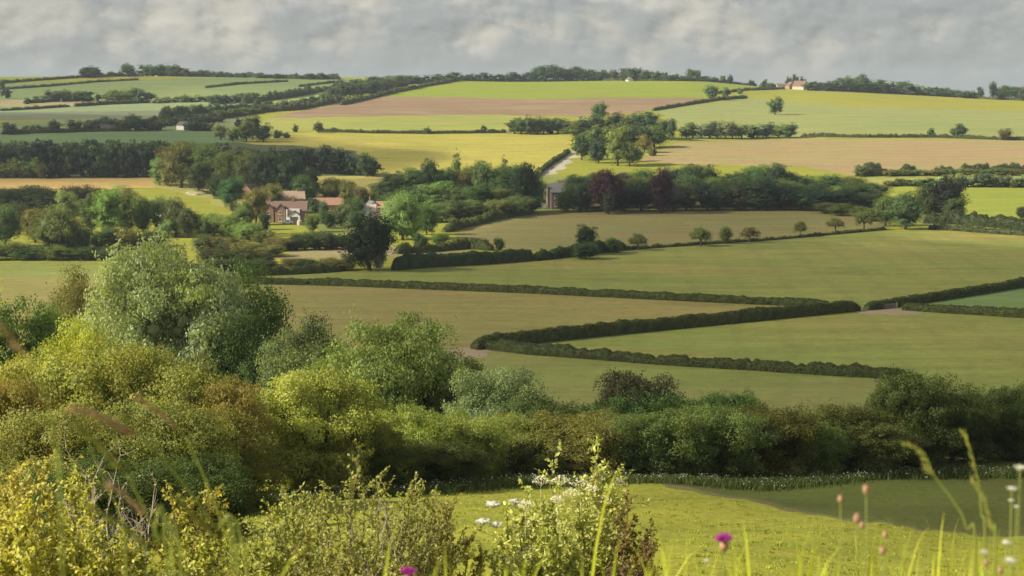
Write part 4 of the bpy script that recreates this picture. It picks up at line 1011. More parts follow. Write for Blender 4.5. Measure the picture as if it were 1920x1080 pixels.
b = MB(); b.box(-1.9, 1.9, -1, 1, .5, 2.6); b.box(-2, 2, -1.08, 1.08, 2.6, 2.7); b.box(1.9, 2.9, -.06, .06, .5, .62); b.build('body', M['stone'], t)
for x in (-.6, .5):
    b = MB(); b.tube([(x,-1.15,.4),(x,-1.02,.4)], [.4,.4], 12); b.tube([(x,1.02,.4),(x,1.15,.4)], [.4,.4], 12); b.build('wheel', M['glass'], t)
# muddy gateway with a field gate
t, m = at_build(1668, 579, 'field_gate', 'wooden field gate in the muddy gap where four hedges meet', 'gate', .5)
for x in (-1.9, 1.9):
    b = MB(); b.box(x-.1, x+.1, -.1, .1, -.3, 1.35); b.build('post', M['dead'], t)
b = MB()
for k in range(5): b.box(-1.79, 1.79, -.03, .03, .2 + k*.22, .29 + k*.22)
b.build('gate_panel', M['dead'], t)
M['mud'] = simple_mat('mud', (.26,.18,.12), (.20,.17,.09), .5, .95)
def patch(name, u, v, w, dp, mat, label, dmin=262, hgt=.05):
    c = at(u, v, dmin); n = 30; rng = random.Random(u); vs = [(0, 0, hgt + gz(c.x, c.y) - c.z)]; ring = []
    for rr in (.5, 1.):
        for k in range(n):
            a = 6.283 * k / n; r = rr * (1 + .18 * math.sin(3*a + u) + .1 * math.sin(7*a)); x, y = w*r*math.cos(a), dp*r*math.sin(a)
            vs.append((x, y, gz(c.x+x, c.y+y) - c.z + (hgt if rr < 1 else -.04)))
    fs = [(0, 1+k, 1+(k+1)%n) for k in range(n)] + [(1+k, 1+n+k, 1+n+(k+1)%n, 1+(k+1)%n) for k in range(n)]
    me = bpy.data.meshes.new(name); me.from_pydata(vs, [], fs); me.update(); me.polygons.foreach_set('use_smooth', [True]*len(fs)); me.materials.append(mat)
    o = link(name, me); o.location = c; tag(o, label, kind='structure')
patch('bare_ground', 1662, 584, 8.5, 9, M['mud'], 'bare muddy ground in the gateway where the hedges meet')
patch('bare_ground', 885, 660, 5, 9, M['mud'], 'bare patch at the left tip of the hedges')
M['earth'] = simple_mat('earth_bank', (.30,.25,.16), (.24,.25,.10), .25, .95)
def mound(u, v, w, dp, h, label):
    c = at(u, v, 262); n, mrow = 40, 8; vs = []; fs = []
    for i in range(mrow + 1):
        r = i / mrow
        for k in range(n):
            a = 6.283*k/n; rr = r*(1 + .12*math.sin(3*a)+.07*math.sin(8*a+1)); x, y = w*rr*math.cos(a), dp*rr*math.sin(a)
            hh = h*(1-r)**.7*(1+.25*math.sin(x*.9)+.2*math.cos(y*.7)) if r < 1 else -.4
            vs.append((x, y, gz(c.x+x, c.y+y)-c.z+hh))
    for i in range(mrow):
        for k in range(n): fs.append((i*n+k, (i+1)*n+k, (i+1)*n+(k+1)%n, i*n+(k+1)%n))
    me = bpy.data.meshes.new('earth_mound'); me.from_pydata(vs, [], fs); me.update(); me.materials.append(M['earth']); me.polygons.foreach_set('use_smooth', [True]*len(fs))
    o = link('earth_mound', me); o.location = c; tag(o, label, kind='structure')
mound(372, 362, 6, 10, 1.1, 'bare tan earth bank below the domed trees')
# ------------------------------------------------------------------ hillside bushes and the big trees in front of the valley
def near_mesh(seed, nl, nleaf, size, shape, lr, sprays, core=.34, zmin=0., asp=1.1):
    return crown_round(seed, nl, nleaf, size, shape, sprays, zmin, core, lr, asp)
NEARB = dict(
    dome=[near_mesh(201+i, 70, 60000, .0165, 'dome', .125, 220) for i in range(4)],
    wide=[near_mesh(211+i, 95, 56000, .0165, 'dome', .115, 420, asp=.95) for i in range(2)],
    silver=[near_mesh(221, 100, 110000, .0150, 'dome', .115, 420, asp=1.35)],
    tall=[near_mesh(231+i, 110, 64000, .0165, 'dome', .14, 220, asp=1.5) for i in range(2)],
    ragged=[near_mesh(241+i, 75, 52000, .0165, 'dome', .13, 700, asp=1.25) for i in range(2)])
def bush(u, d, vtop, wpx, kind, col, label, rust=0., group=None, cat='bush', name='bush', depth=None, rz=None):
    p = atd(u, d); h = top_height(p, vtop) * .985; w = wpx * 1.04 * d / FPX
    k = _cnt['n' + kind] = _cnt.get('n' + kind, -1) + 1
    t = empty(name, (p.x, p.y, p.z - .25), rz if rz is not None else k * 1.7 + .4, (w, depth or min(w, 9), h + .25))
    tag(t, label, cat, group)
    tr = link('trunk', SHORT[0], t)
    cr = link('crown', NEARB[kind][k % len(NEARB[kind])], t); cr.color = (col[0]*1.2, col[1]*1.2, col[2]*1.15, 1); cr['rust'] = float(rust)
    return t
GB = 'bushes and trees on the hillside below'
YEL, YOL, GRN, DKG, SIL, LGR = (.195,.215,.060), (.16,.175,.05), (.085,.125,.035), (.036,.060,.020), (.22,.255,.17), (.16,.21,.08)
bush(303,150,444,285,'silver',(.23,.28,.17),'large silvery leaved tree rising above the golden bushes at left',group=GB,name='whitebeam_tree',cat='tree')
bush(412,154,486,235,'tall',(.06,.10,.032),'dark green crown standing for the shaded right half of the silvery tree',group=GB,name='broadleaf_tree',cat='tree')  # shaded half of the silvery tree, put in as a darker crown
bush(478,146,585,190,'tall',(.04,.07,.024),'dark shaded bush under the right flank of the silvery tree',group=GB)  # dark leaf colour continues the painted shade of that flank
bush(0,128,520,200,'tall',(.075,.12,.04),'green tree cut by the left edge beside the olive bush',group=GB,name='broadleaf_tree',cat='tree')
bush(118,225,490,170,'tall',(.115,.115,.034),'olive brown tree between the left edge tree and the silvery tree',rust=.25,group=GB,name='broadleaf_tree',cat='tree')
bush(572,142,600,165,'tall',(.12,.155,.075),'grey green bush between the dark tree and the light green tree',group=GB)
bush(606,144,590,150,'tall',(.035,.05,.022),'small dark bush touching the left of the light green tree',group=GB)
bush(722,126,590,285,'dome',LGR,'large light green tree in the centre standing over the lower bushes',group=GB,name='broadleaf_tree',cat='tree')
bush(838,128,655,150,'tall',(.09,.12,.045),'green shoulder bush at the right of the light green tree',group=GB)
bush(930,118,692,190,'dome',(.155,.205,.11),'silvery green bush just right of the light green tree',group=GB)
bush(1010,116,745,150,'dome',(.07,.105,.035),'green bush in the dip between the silvery green bush and the dark hedge',group=GB)
bush(115,98,582,170,'tall',(.25,.28,.05),'bright yellow green bush peeping over the golden bushes at left',group=GB)
bush(85,84,640,230,'wide',YEL,'golden hawthorn bush with russet tips at the left edge',.55,GB)
bush(215,82,632,250,'dome',(.185,.205,.058),'golden green hawthorn in the middle of the big left thicket',.5,GB)
bush(330,82,668,230,'wide',(.175,.195,.055),'olive gold hawthorn right of the middle of the left thicket',.45,GB)
bush(415,80,705,150,'dome',(.19,.17,.055),'russet tipped hawthorn at the right end of the left thicket',.75,GB)
bush(0,76,690,170,'dome',(.17,.155,.045),'russet and gold bush cut by the left edge under the green tree',.7,GB)
bush(100,70,745,260,'dome',(.15,.165,.05),'lower olive bush in front of the left thicket',.5,GB)
bush(270,70,745,260,'wide',(.125,.145,.045),'shaded olive bush low in front of the left thicket',.4,GB)
bush(400,73,762,220,'dome',(.11,.115,.03),'dark olive bush at the foot of the thicket near the gap',.35,GB)
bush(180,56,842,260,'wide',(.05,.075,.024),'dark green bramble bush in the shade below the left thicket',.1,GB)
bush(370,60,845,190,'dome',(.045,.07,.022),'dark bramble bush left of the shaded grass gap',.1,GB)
bush(590,84,692,230,'dome',(.22,.25,.065),'bright golden green bush standing in the centre left of the hollow',.15,GB)
bush(545,86,735,110,'dome',(.23,.26,.065),'small bright yellow bush at the left shoulder of the golden one',.1,GB)
bush(665,86,738,150,'dome',(.13,.15,.045),'dark olive bush on the shaded side of the golden bush',.15,GB)
bush(770,92,762,160,'dome',(.18,.225,.06),'yellow green bush below the light green tree',.1,GB)
bush(865,94,772,170,'wide',(.165,.205,.055),'yellow olive bush below the silvery green bush',.2,GB)
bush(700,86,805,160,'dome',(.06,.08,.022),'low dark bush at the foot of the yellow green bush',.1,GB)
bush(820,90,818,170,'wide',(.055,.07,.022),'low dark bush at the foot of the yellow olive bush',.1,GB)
GH = 'bushes of the hedgerow across the hollow'
HR = (.098,.142,.048)
bush(955,97,780,170,'wide',(.16,.19,.055),'olive hedgerow bush where the sunlit bushes give way to the shade',.35,GH)
bush(1080,97,777,190,'wide',(.16,.165,.05),'russet topped hedgerow bush first of the shaded part',.5,GH)
bush(1175,98,772,180,'dome',HR,'dark olive hedgerow bush in front of the purplish bush',.3,GH)
bush(1270,99,762,190,'wide',HR,'dark hedgerow bush below the purplish bush right shoulder',.3,GH)
bush(1365,100,752,180,'dome',HR,'tall dark hedgerow bush in front of the small green tree top',.25,GH)
bush(1450,102,752,170,'wide',(.08,.085,.025),'brown green hedgerow bush right of the small green tree top',.3,GH)
bush(1530,104,775,130,'dome',HR,'low hedgerow bush in the dip before the bigger right bushes',.25,GH)
bush(1605,107,752,190,'wide',(.07,.085,.026),'broad dark hedgerow bush left of the tallest hedgerow bushes',.15,GH)
bush(1728,116,682,165,'dome',(.060,.085,.028),'tallest dark hedgerow bush hiding the end of the shaggy hedge',.15,GH)
bush(1800,120,686,160,'ragged',(.060,.085,.03),'tall dark hedgerow bush second from the right edge',.15,GH)
bush(1870,124,718,140,'dome',(.055,.08,.028),'dark hedgerow bush near the right edge in the dip',.1,GH)
bush(1925,124,696,110,'dome',(.055,.08,.028),'dark hedgerow bush cut by the right edge',.1,GH)
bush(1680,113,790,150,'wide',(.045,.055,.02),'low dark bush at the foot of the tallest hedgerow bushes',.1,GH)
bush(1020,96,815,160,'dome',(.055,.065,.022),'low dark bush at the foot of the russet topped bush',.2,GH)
bush(1200,124,694,175,'dome',(.040,.045,.028),'purplish dark bush rising behind the hedgerow',.2,GH)
bush(1195,122,728,200,'wide',(.045,.085,.028),'dark green bush skirting the purplish one',0.,GH)
bush(1375,122,728,110,'ragged',(.05,.095,.03),'small green tree top showing behind the hedgerow',0.,GH)
bush(1305,122,742,130,'dome',(.045,.085,.028),'little green bush between the purplish bush and the small tree top',0.,GH)
bush(1060,118,752,150,'dome',(.06,.09,.03),'green bush behind the start of the shaded hedgerow',0.,GH)

# grass and flowers at the foot of the hedgerow
M['blade'] = foliage_mat('grass_blade', .1, .35)
def blades(P, h, w, rng, lean=.35):
    n = len(P); a = rng.random(n) * 6.283; side = np.stack([np.cos(a), np.sin(a), np.zeros(n)], -1)
    b = rng.random(n) * 6.283; ln = (rng.random(n) * lean * h)[:, None] * np.stack([np.cos(b), np.sin(b), np.zeros(n)], -1)
    h = h * (.6 + .8 * rng.random(n)); up = np.stack([np.zeros(n)]*2 + [h], -1)
    w = w * np.ones(n)[:, None]
    v = np.stack([P - side*w*.5, P + side*w*.5, P + side*w*.4 + up*.55 + ln*.35, P - side*w*.4 + up*.55 + ln*.35, P + up*.97 + ln], 1).reshape(-1, 3)
    i = np.arange(n) * 5
    return v, [np.stack([i, i+1, i+2, i+3], -1), np.stack([i+3, i+2, i+4], -1)]
rng = np.random.default_rng(91)
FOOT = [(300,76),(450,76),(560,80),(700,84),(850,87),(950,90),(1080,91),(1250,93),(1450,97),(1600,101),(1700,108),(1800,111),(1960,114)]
def foot_points(n, spread, front=1.5):
    u = rng.random(n) * 1660 + 300; d = np.interp(u, [f[0] for f in FOOT], [f[1] for f in FOOT]) - front + rng.normal(size=n) * spread
    a = np.arctan((u - 960) / FPX); x, y = d * np.sin(a), d * np.cos(a)
    return np.stack([x, y, ground_z(x, y)], -1)
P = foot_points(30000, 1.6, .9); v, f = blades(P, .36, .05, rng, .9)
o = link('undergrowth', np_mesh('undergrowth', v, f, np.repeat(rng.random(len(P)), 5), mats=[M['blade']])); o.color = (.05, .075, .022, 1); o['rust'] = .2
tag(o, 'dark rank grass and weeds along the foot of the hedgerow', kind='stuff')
P = foot_points(400, 2.2, 1.5); P = np.repeat(P, 4, 0) + rng.normal(size=(1600, 3)) * [.10, .10, .03]; P[:, 2] += .25 + rng.random(1600) * .3
lv, lf = leaves(P, np.tile([0, -.4, 1.], (1600, 1)), .055, rng, .9, .5)
M['petal'] = simple_mat('white_petals', (.62,.62,.54), (.50,.52,.42), 5, .8, transl=.3)
o = link('cow_parsley', np_mesh('cow_parsley', lv, lf, mats=[M['petal']])); tag(o, 'specks of small white flower heads in the rank grass below the hedgerow', kind='stuff')
# meadow grass on the near slope and the hollow
nc, nb_ = 2600, 14
u = rng.random(nc) * 2300 - 150; d = 38 + 62 * rng.random(nc) ** .8
a = np.arctan((u - 960) / FPX); keep = d < np.interp(a, eaz, ed, left=400) - .5; a = a[keep]; d = d[keep]
r_ = np.repeat(.05 + .16 * rng.random(len(d)), nb_)
x = np.repeat(d * np.sin(a), nb_) + rng.normal(size=len(d) * nb_) * r_; y = np.repeat(d * np.cos(a), nb_) + rng.normal(size=len(d) * nb_) * r_
P = np.stack([x, y, ground_z(x, y)], -1); v, f = blades(P, .07, .03, rng, 1.)
o = link('meadow_grass', np_mesh('meadow_grass', v, f, np.repeat(np.repeat(rng.random(len(d)), nb_) * .6, 5), mats=[M['blade']])); o.color = (.25, .295, .045, 1); o['rust'] = .15
tag(o, 'scattered tufts in the sunlit grass of the near slope', kind='stuff')

# ------------------------------------------------------------------ foreground shrubs with real twigs
def frusta(A, B, ra, rb, k=3):
    n = len(A); t = B - A; t /= np.linalg.norm(t, axis=1, keepdims=True) + 1e-9
    ref = np.where(np.abs(t[:, 2:3]) < .9, [[0, 0, 1.]], [[1., 0, 0]]); p = np.cross(t, ref); p /= np.linalg.norm(p, axis=1, keepdims=True) + 1e-9; q = np.cross(t, p)
    vs = []
    for C, r in ((A, ra), (B, rb)):
        for i in range(k):
            an = 2 * math.pi * i / k; vs.append(C + (p * math.cos(an) + q * math.sin(an)) * np.asarray(r).reshape(-1, 1))
    V = np.stack(vs, 1).reshape(-1, 3); b = np.arange(n)[:, None] * 2 * k
    F = np.concatenate([b + np.array([[i, (i+1) % k, k + (i+1) % k, k + i]]) for i in range(k)])
    return V, F
def hexleaf(P, D, Nn, L, W):
    """pointed leaf growing from P along D"""
    D = D / (np.linalg.norm(D, axis=1, keepdims=True) + 1e-9); S = np.cross(D, Nn); S /= np.linalg.norm(S, axis=1, keepdims=True) + 1e-9
    U = np.cross(S, D); L = L[:, None]; W = W[:, None]
    v = np.stack([P, P + D*L*.3 + S*W*.5 + U*L*.06, P + D*L*.68 + S*W*.36 + U*L*.03, P + D*L - U*L*.06, P + D*L*.68 - S*W*.36 + U*L*.03, P + D*L*.3 - S*W*.5 + U*L*.06], 1)
    i = np.arange(len(P))[:, None] * 6
    F = np.concatenate([i + np.array([[0, 1, 2, 3]]), i + np.array([[0, 3, 4, 5]])])
    return v.reshape(-1, 3), F
def shrub(name, label, u, d, vtop, wpx, seed, nstem=26, leafL=.03, per=10, col=YEL, rust=.3, twigmat='twig', spread=.5, bare=0., drop=0., dens=1., upright=.6, group=None, cat='shrub', heads=(), tipcol=None, wiggle=.12, dip=.55):
    rng = np.random.default_rng(seed)
    p = atd(u, d); H = top_height(p, vtop) * 1.0; W = wpx * d / FPX
    root = empty(name, p); tag(root, label, cat, group)
    SA, SB, RA, RB, LP, LD, LT = [], [], [], [], [], [], []
    up = np.array([0, 0, 1.])
    nstem = int(nstem * 1.3)
    for s in range(nstem):
        a = rng.random() * 6.283; tx = math.cos(a) * W / 2 * math.sqrt(rng.random()) ; ty = math.sin(a) * min(W, 1.8) / 2 * math.sqrt(rng.random())
        edge = math.hypot(tx / (W / 2), ty / (min(W, 1.8) / 2))
        hz = H * (1 - dip * edge ** 2.5) * rng.uniform(.78, 1.06)
        b0 = np.array([tx * .4, ty * .4, -.05]); tip = np.array([tx, ty, hz])
        ctrl = np.array([tx * .8, ty * .8, hz * upright]) + rng.normal(size=3) * [W * .04, .05, .05]
        m = 12; t = np.linspace(0, 1, m + 1)[:, None]
        path = (1-t)**2 * b0 + 2*t*(1-t) * ctrl + t*t * tip + np.vstack([np.zeros(3), np.cumsum(rng.normal(size=(m, 3)) * H * wiggle / m, 0)])
        rad = np.linspace(.016, .0022, m + 1) * (H / 1.8) ** .5
        SA += list(path[:-1]); SB += list(path[1:]); RA += list(rad[:-1]); RB += list(rad[1:])
        for i in range(4, m):
            for q in range(2 if i < m - 1 else 3):
                if rng.random() < bare * .3: continue
                dirv = path[i+1] - path[i]; dirv /= np.linalg.norm(dirv); side = rng.normal(size=3); side[2] = abs(side[2]) * .4 + .1
                dv = dirv * .55 + side * .75; dv /= np.linalg.norm(dv); Lt = H * rng.uniform(.07, .2) * (1.2 - .5 * i / m)
                st = path[i] + (path[i+1] - path[i]) * rng.random(); k = 3; pt = st
                for kk in range(k):
                    dv2 = dv + rng.normal(size=3) * .28 + up * .06; dv2 /= np.linalg.norm(dv2); e = pt + dv2 * Lt / k
                    SA.append(pt); SB.append(e); RA.append(.0032 - .0008 * kk); RB.append(.0026 - .0008 * kk)
                    nlf = rng.poisson(1.35 * per / k * dens * (0 if rng.random() < bare else 1))
                    for _ in range(nlf):
                        w = rng.random(); LP.append(pt + (e - pt) * w); LD.append(dv2 * .5 + rng.normal(size=3)); LT.append(i / m)
                    pt = e
        for i in range(6, m):     # leaves straight on the shoot
            for _ in range(rng.poisson(per * .45 * dens * (1 - bare))):
                w = rng.random(); LP.append(path[i] + (path[i+1] - path[i]) * w); LD.append((path[i+1] - path[i]) / np.linalg.norm(path[i+1] - path[i]) * .5 + rng.normal(size=3)); LT.append(i / m)
    V, F = frusta(np.array(SA), np.array(SB), np.array(RA), np.array(RB))
    link('branches', np_mesh('branches', V, F, smooth=True, mats=[M[twigmat]]), root)
    if LP:
        P = np.array(LP); D = np.array(LD); n = len(P); Nn = rng.normal(size=(n, 3)) * .7 + up
        L = leafL * (.6 + .8 * rng.random(n)); V, F = hexleaf(P, D, Nn, L, L * .62)
        va = np.repeat(np.clip(rng.random(n) * .7 + .3 * np.array(LT), 0, 1), 6)
        c = link('foliage', np_mesh('foliage', V, F, va, mats=[M['leaf']]), root); c.color = (*col, 1); c['rust'] = float(rust)
    for (hu, hv, hs) in heads:     # flat flower heads
        r = ray(hu, hv); dd = d - .35 + rng.random() * .3; c = np.array([r[0], r[1], r[2]]) * dd - np.array(p)
        n = 150; rr = hs * np.sqrt(rng.random(n)); aa = rng.random(n) * 6.283
        P = c + np.stack([rr*np.cos(aa), rr*np.sin(aa), .02*np.sin(rr*60) + rng.normal(size=n)*.006], -1)
        lv, lf = leaves(P, np.tile([0, -.2, 1.], (n, 1)), .012, rng, .95, .5)
        k = 9; E = c + np.stack([hs*.8*np.cos(np.arange(k)*.7), hs*.8*np.sin(np.arange(k)*.7), np.zeros(k)], -1); A = np.tile(c - [0, 0, .07], (k, 1))
        tv, tf = frusta(A, E, np.full(k, .0014), np.full(k, .0008)); tv2, tf2 = frusta(np.array([c - [0, .0, .3]]), np.array([c - [0, 0, .07]]), [.002], [.0018])
        fl = link('flower_head', np_mesh('flower_head', np.vstack([lv, tv, tv2]), [lf, tf + len(lv), tf2 + len(lv) + len(tv)], mats=[M['cream']]), root)
    return root
M['cream'] = simple_mat('cream_blossom', (.80,.76,.56), (.70,.68,.45), 30, .8, transl=.3)
GF = 'shrubs in the near foreground'
FY = (.30,.27,.055)
shrub('hawthorn_shrub','arching olive gold hawthorn in the middle of the near foreground',672,15,846,370,1,32,.027,12,(.23,.25,.085),.35,dens=1.15,upright=.62,group=GF)
shrub('hawthorn_shrub','hawthorn spilling right of the arching middle one, with reddish tips',800,15.5,930,240,2,22,.028,14,(.23,.22,.075),.5,group=GF)
shrub('hawthorn_shrub','low golden hawthorn left of the arching middle one',495,14,925,280,3,26,.028,11,(.25,.28,.085),.25,group=GF)
shrub('hawthorn_shrub','upright leafy shoots left of the low golden hawthorn',345,13,872,130,4,12,.028,12,(.27,.26,.06),.2,upright=.75,group=GF)
shrub('hawthorn_shrub','low light green shrub filling the lower left middle',370,12,975,330,5,30,.028,12,(.26,.28,.07),.25,dens=1.2,group=GF)
shrub('hawthorn_shrub','low brownish green shrub under the arching hawthorn',600,13,1000,360,6,30,.026,11,(.24,.25,.08),.35,dens=1.2,group=GF)
shrub('hawthorn_shrub','yellow leaved shrub filling the bottom left corner',90,10.5,915,300,7,36,.029,14,(.34,.345,.09),.3,dens=1.1,group=GF)
shrub('hawthorn_shrub','tall yellow shoots at the left edge',30,11.5,840,190,8,24,.029,13,(.33,.32,.09),.45,upright=.7,group=GF)
shrub('dead_shrub','tangle of bare pinkish twigs above the yellow corner shrub',185,13,850,230,9,26,.024,4,(.28,.27,.08),.3,'dead',bare=.72,wiggle=.3,group=GF)
shrub('hawthorn_shrub','leafy light green shoot standing over the bare twigs',128,13.5,835,90,10,8,.030,12,(.28,.30,.07),.1,upright=.75,group=GF)
shrub('hawthorn_shrub','yellowish shrub left of the bottom centre',215,11,965,300,11,32,.027,13,(.31,.33,.09),.25,dens=1.1,group=GF)
shrub('elder_shrub','light green elder with cream flower heads right of centre',1095,16,868,260,12,34,.040,10,(.31,.34,.115),.15,upright=.5,dip=.5,wiggle=.2,group=GF,
      heads=[(1052,897,.09),(1088,903,.10),(1120,893,.08),(1072,922,.08),(1110,915,.07),(1000,978,.10),(1135,935,.08),(1014,898,.08),(1045,935,.07),(1160,905,.06)])
shrub('elder_shrub','lower elder growth spreading left under the flowering elder',1010,15,975,250,13,26,.040,11,(.30,.33,.11),.2,group=GF,heads=[(966,1046,.13),(992,1032,.12),(985,945,.07)])
shrub('hawthorn_shrub','brown leaved shoots at the right side of the elder',1195,15.5,945,70,14,9,.034,10,(.12,.09,.035),.5,group=GF)
shrub('dead_shrub','dark seeding twig sprigs low right of the elder',1180,12,1022,130,15,10,.026,7,(.10,.07,.04),.4,group=GF)
shrub('dead_shrub','few bare forked twigs poking from the hawthorn top',735,14.2,868,80,16,3,.02,1,(.28,.27,.08),.3,'dead',bare=.95,wiggle=.35,group=GF)

# ------------------------------------------------------------------ tall grasses and flowers near the lens
def pt(u, v, d):
    r = ray(u, v); return Vector((r[0]*d, r[1]*d, r[2]*d))
M['stem'] = simple_mat('green_stem', (.20,.27,.035), (.26,.28,.05), 8, .6, transl=.25)
M['straw'] = simple_mat('grass_head', (.50,.33,.20), (.46,.33,.18), 14, .8, transl=.3)
M['greenhead'] = simple_mat('green_grass_head', (.33,.33,.07), (.28,.30,.06), 14, .8, transl=.35)
M['pink'] = simple_mat('thistle_petals', (.55,.07,.42), (.42,.04,.34), 60, .7, transl=.3)
M['brownhead'] = simple_mat('seed_head', (.42,.25,.16), (.33,.20,.12), 60, .9, transl=.2)
def smooth_path(P, n=6):
    out = []
    for i in range(len(P) - 1):
        p0, p1, p2, p3 = P[max(i-1,0)], P[i], P[i+1], P[min(i+2,len(P)-1)]
        for k in range(n):
            t = k / n
            out.append(.5*((2*p1)+(p2-p0)*t+(2*p0-5*p1+4*p2-p3)*t*t+(3*p1-p0-3*p2+p3)*t**3))
    return out + [P[-1]]
def stalk(pts, d, label, r=.0014, head=0, hm='straw', name='grass_stalk', group='tall grass stalks near the lens', wide=1.):
    """pts from the tip downwards in photograph pixels; goes on down to the ground"""
    P = [pt(u, v, d) for u, v in pts]
    low = P[-1]; g = Vector((low.x + (P[-1].x - P[-2].x) * 1.2, low.y + .02, gz(low.x, low.y) - .02)); P.append(g)
    S = smooth_path(P); root = empty(name, g)
    loc = [q - g for q in S]
    tag(root, label, 'grass stalk', group)
    b = MB(); b.tube(loc, [r * (.45 + .9 * i / len(loc)) for i in range(len(loc))], 5); b.build('stem', M['stem'], root, True)
    if head:
        b = MB(); rng = random.Random(int(pts[0][0])); n = head
        for i in range(n):
            t = i / n; j = t * 6 * 2.0; q = loc[min(int(j), len(loc)-2)].lerp(loc[min(int(j)+1, len(loc)-1)], j % 1)
            dirn = (loc[0] - loc[8]).normalized() * 1.3 + Vector((rng.uniform(-.5,.5), rng.uniform(-.5,.5), rng.uniform(-.5,.3)))
            L = rng.uniform(.006, .017) * wide; m = q + dirn.normalized() * L
            b.tube([q, q.lerp(m,.5), m], [.0004, .0010*wide, .0002], 4)
        b.build('seed_head', M[hm], root)
    return root
stalk([(266,752),(300,775),(338,808),(368,860),(398,930),(416,985),(440,1120)],2.2,'grass stalk with a pinkish drooping seed head, right of the left pair',head=60)
stalk([(152,772),(205,785),(262,818),(310,868),(350,915),(400,985),(470,1120)],2.1,'grass stalk with a wide feathery orange seed head at left',head=90,wide=1.3)
stalk([(146,803),(190,838),(232,884),(262,935),(300,1010),(345,1120)],2.0,'grass stalk with a narrow green head bending left',head=70,hm='greenhead')
stalk([(160,818),(186,880),(208,930),(224,965),(240,1120)],2.4,'thin bare green stalk below the narrow green head')
stalk([(212,915),(245,935),(278,968),(300,1020),(330,1120)],1.9,'short stalk with a brown curved seed head',head=60)
stalk([(340,940),(372,975),(408,1015),(450,1120)],1.9,'blurred short yellow green stalk beside the golden hawthorn',head=50,hm='greenhead')
stalk([(178,958),(230,985),(280,1030),(320,1120)],1.7,'blurred low bent stalk over the yellow shrub',head=60,hm='greenhead')
stalk([(-30,588),(20,630),(62,684),(90,760),(110,900),(120,1120)],1.3,'very blurred brownish stalk crossing the golden bushes at the left edge',r=.0008,head=30,wide=.8)
stalk([(1703,838),(1732,848),(1752,892),(1788,940),(1812,990),(1830,1120)],2.4,'drooping green stalk with a nodding tip at right',head=45,hm='greenhead')
stalk([(1807,815),(1822,850),(1834,900),(1840,960),(1846,1120)],2.5,'tall upright green stalk near the right edge',head=40,hm='greenhead')
stalk([(1826,908),(1850,945),(1860,1000),(1864,1120)],2.3,'short forked green stalk beside the tall upright one',head=30,hm='greenhead')
def flower(kind, u, v, d, size, label, bend=0.):
    c = pt(u, v, d); g = Vector((c.x + bend, c.y, gz(c.x, c.y) - .02))
    nm = dict(knapweed='knapweed_flower', seed='seed_head_plant', white='white_wildflower')[kind]
    root = empty(nm, g); tag(root, label, 'flower' if kind != 'seed' else 'seed head', 'wildflowers near the lens'); cl = c - g
    b = MB(); b.tube([Vector((0,0,0)), cl*.5 + Vector((-bend*.1,0,0)), cl*.85, cl], [.0009,.0008,.0006,.0006], 5); b.build('stem', M['stem'], root, True)
    rng = random.Random(int(u*3+v)); s = size
    if kind == 'knapweed':
        b = MB(); b.tube([cl+Vector((0,0,-s*.5)), cl+Vector((0,0,-s*.25)), cl], [s*.12, s*.26, s*.2], 8); b.build('bud', M['brownhead'], root, True)
        b = MB()
        for k in range(60):
            a = rng.random()*6.283; e = rng.uniform(.05, 1.25); q = cl + Vector((math.cos(a)*math.sin(e), math.sin(a)*math.sin(e), math.cos(e)*.75))*s*.62
            b.tube([cl, cl.lerp(q,.6), q], [s*.02, s*.05, s*.03], 4)
        b.build('petals', M['pink'], root)
    else:
        b = MB(); vi, fi = ICO1
        w = [1 + rng.uniform(-.15,.15) for _ in vi]
        b.add([(cl.x+p[0]*s*.36*q, cl.y+p[1]*s*.36*q, cl.z+p[2]*s*(.5 if kind=='seed' else .3)*q) for p, q in zip(vi, w)], [tuple(t) for t in fi])
        if kind == 'seed':
            for k in range(26):
                a = rng.random()*6.283; e = rng.uniform(0,2.4); n_ = Vector((math.cos(a)*math.sin(e), math.sin(a)*math.sin(e), math.cos(e)*1.3)); b.tube([cl+n_*s*.3, cl+n_*s*.5], [s*.03, s*.008], 3)
        else:
            for k in range(12):
                a = k/12*6.283; q = cl+Vector((math.cos(a), math.sin(a), rng.uniform(-.1,.3)))*s*.6; b.tube([cl, cl.lerp(q,.6), q], [s*.05, s*.11, s*.05], 4)
        b.build('head', M['brownhead'] if kind == 'seed' else M['petal'], root, kind == 'seed')
flower('knapweed',1358,1016,2.7,.030,'magenta knapweed flower standing over the bright grass at lower right')
flower('knapweed',765,1078,2.6,.026,'magenta knapweed flower cut by the bottom edge')
flower('seed',1576,936,2.4,0.0105,'small pinkish seed head left of the taller one',.01)
flower('seed',1624,918,2.4,0.0133,'pinkish oval seed head, highest of its cluster',.03)
flower('seed',1607,972,2.3,0.0133,'brown seed head just below the two pinkish ones')
flower('seed',1617,985,2.5,0.0105,'darker seed head touching the brown one')
flower('seed',1660,1003,2.5,0.0105,'small dark seed head right of the cluster')
flower('seed',1655,1032,2.4,0.0118,'tan seed head low right of the cluster')
flower('seed',1849,1056,2.4,0.0098,'dark seed head low near the right edge')
flower('seed',1876,1070,2.4,0.0098,'dark seed head at the bottom right corner')
flower('white',1913,877,2.4,0.0144,'white blossom at the right edge, topmost of its group')
flower('white',1897,916,2.4,0.0112,'white blossom second below the topmost at the right edge')
flower('white',1896,938,2.6,0.0072,'tiny white blossom third down at the right edge')
flower('white',1906,950,2.6,0.0072,'tiny white blossom fourth down at the right edge')
flower('white',1888,1018,2.4,0.0112,'pale blurred flower low at the right edge')
flower('white',1895,1052,2.3,0.0144,'larger white blurred flower near the bottom right corner')
flower('white',1845,1035,2.3,0.0088,'small white flower among the grass at lower right')
flower('white',1325,1051,2.6,0.0088,'small white flower left below the magenta knapweed')
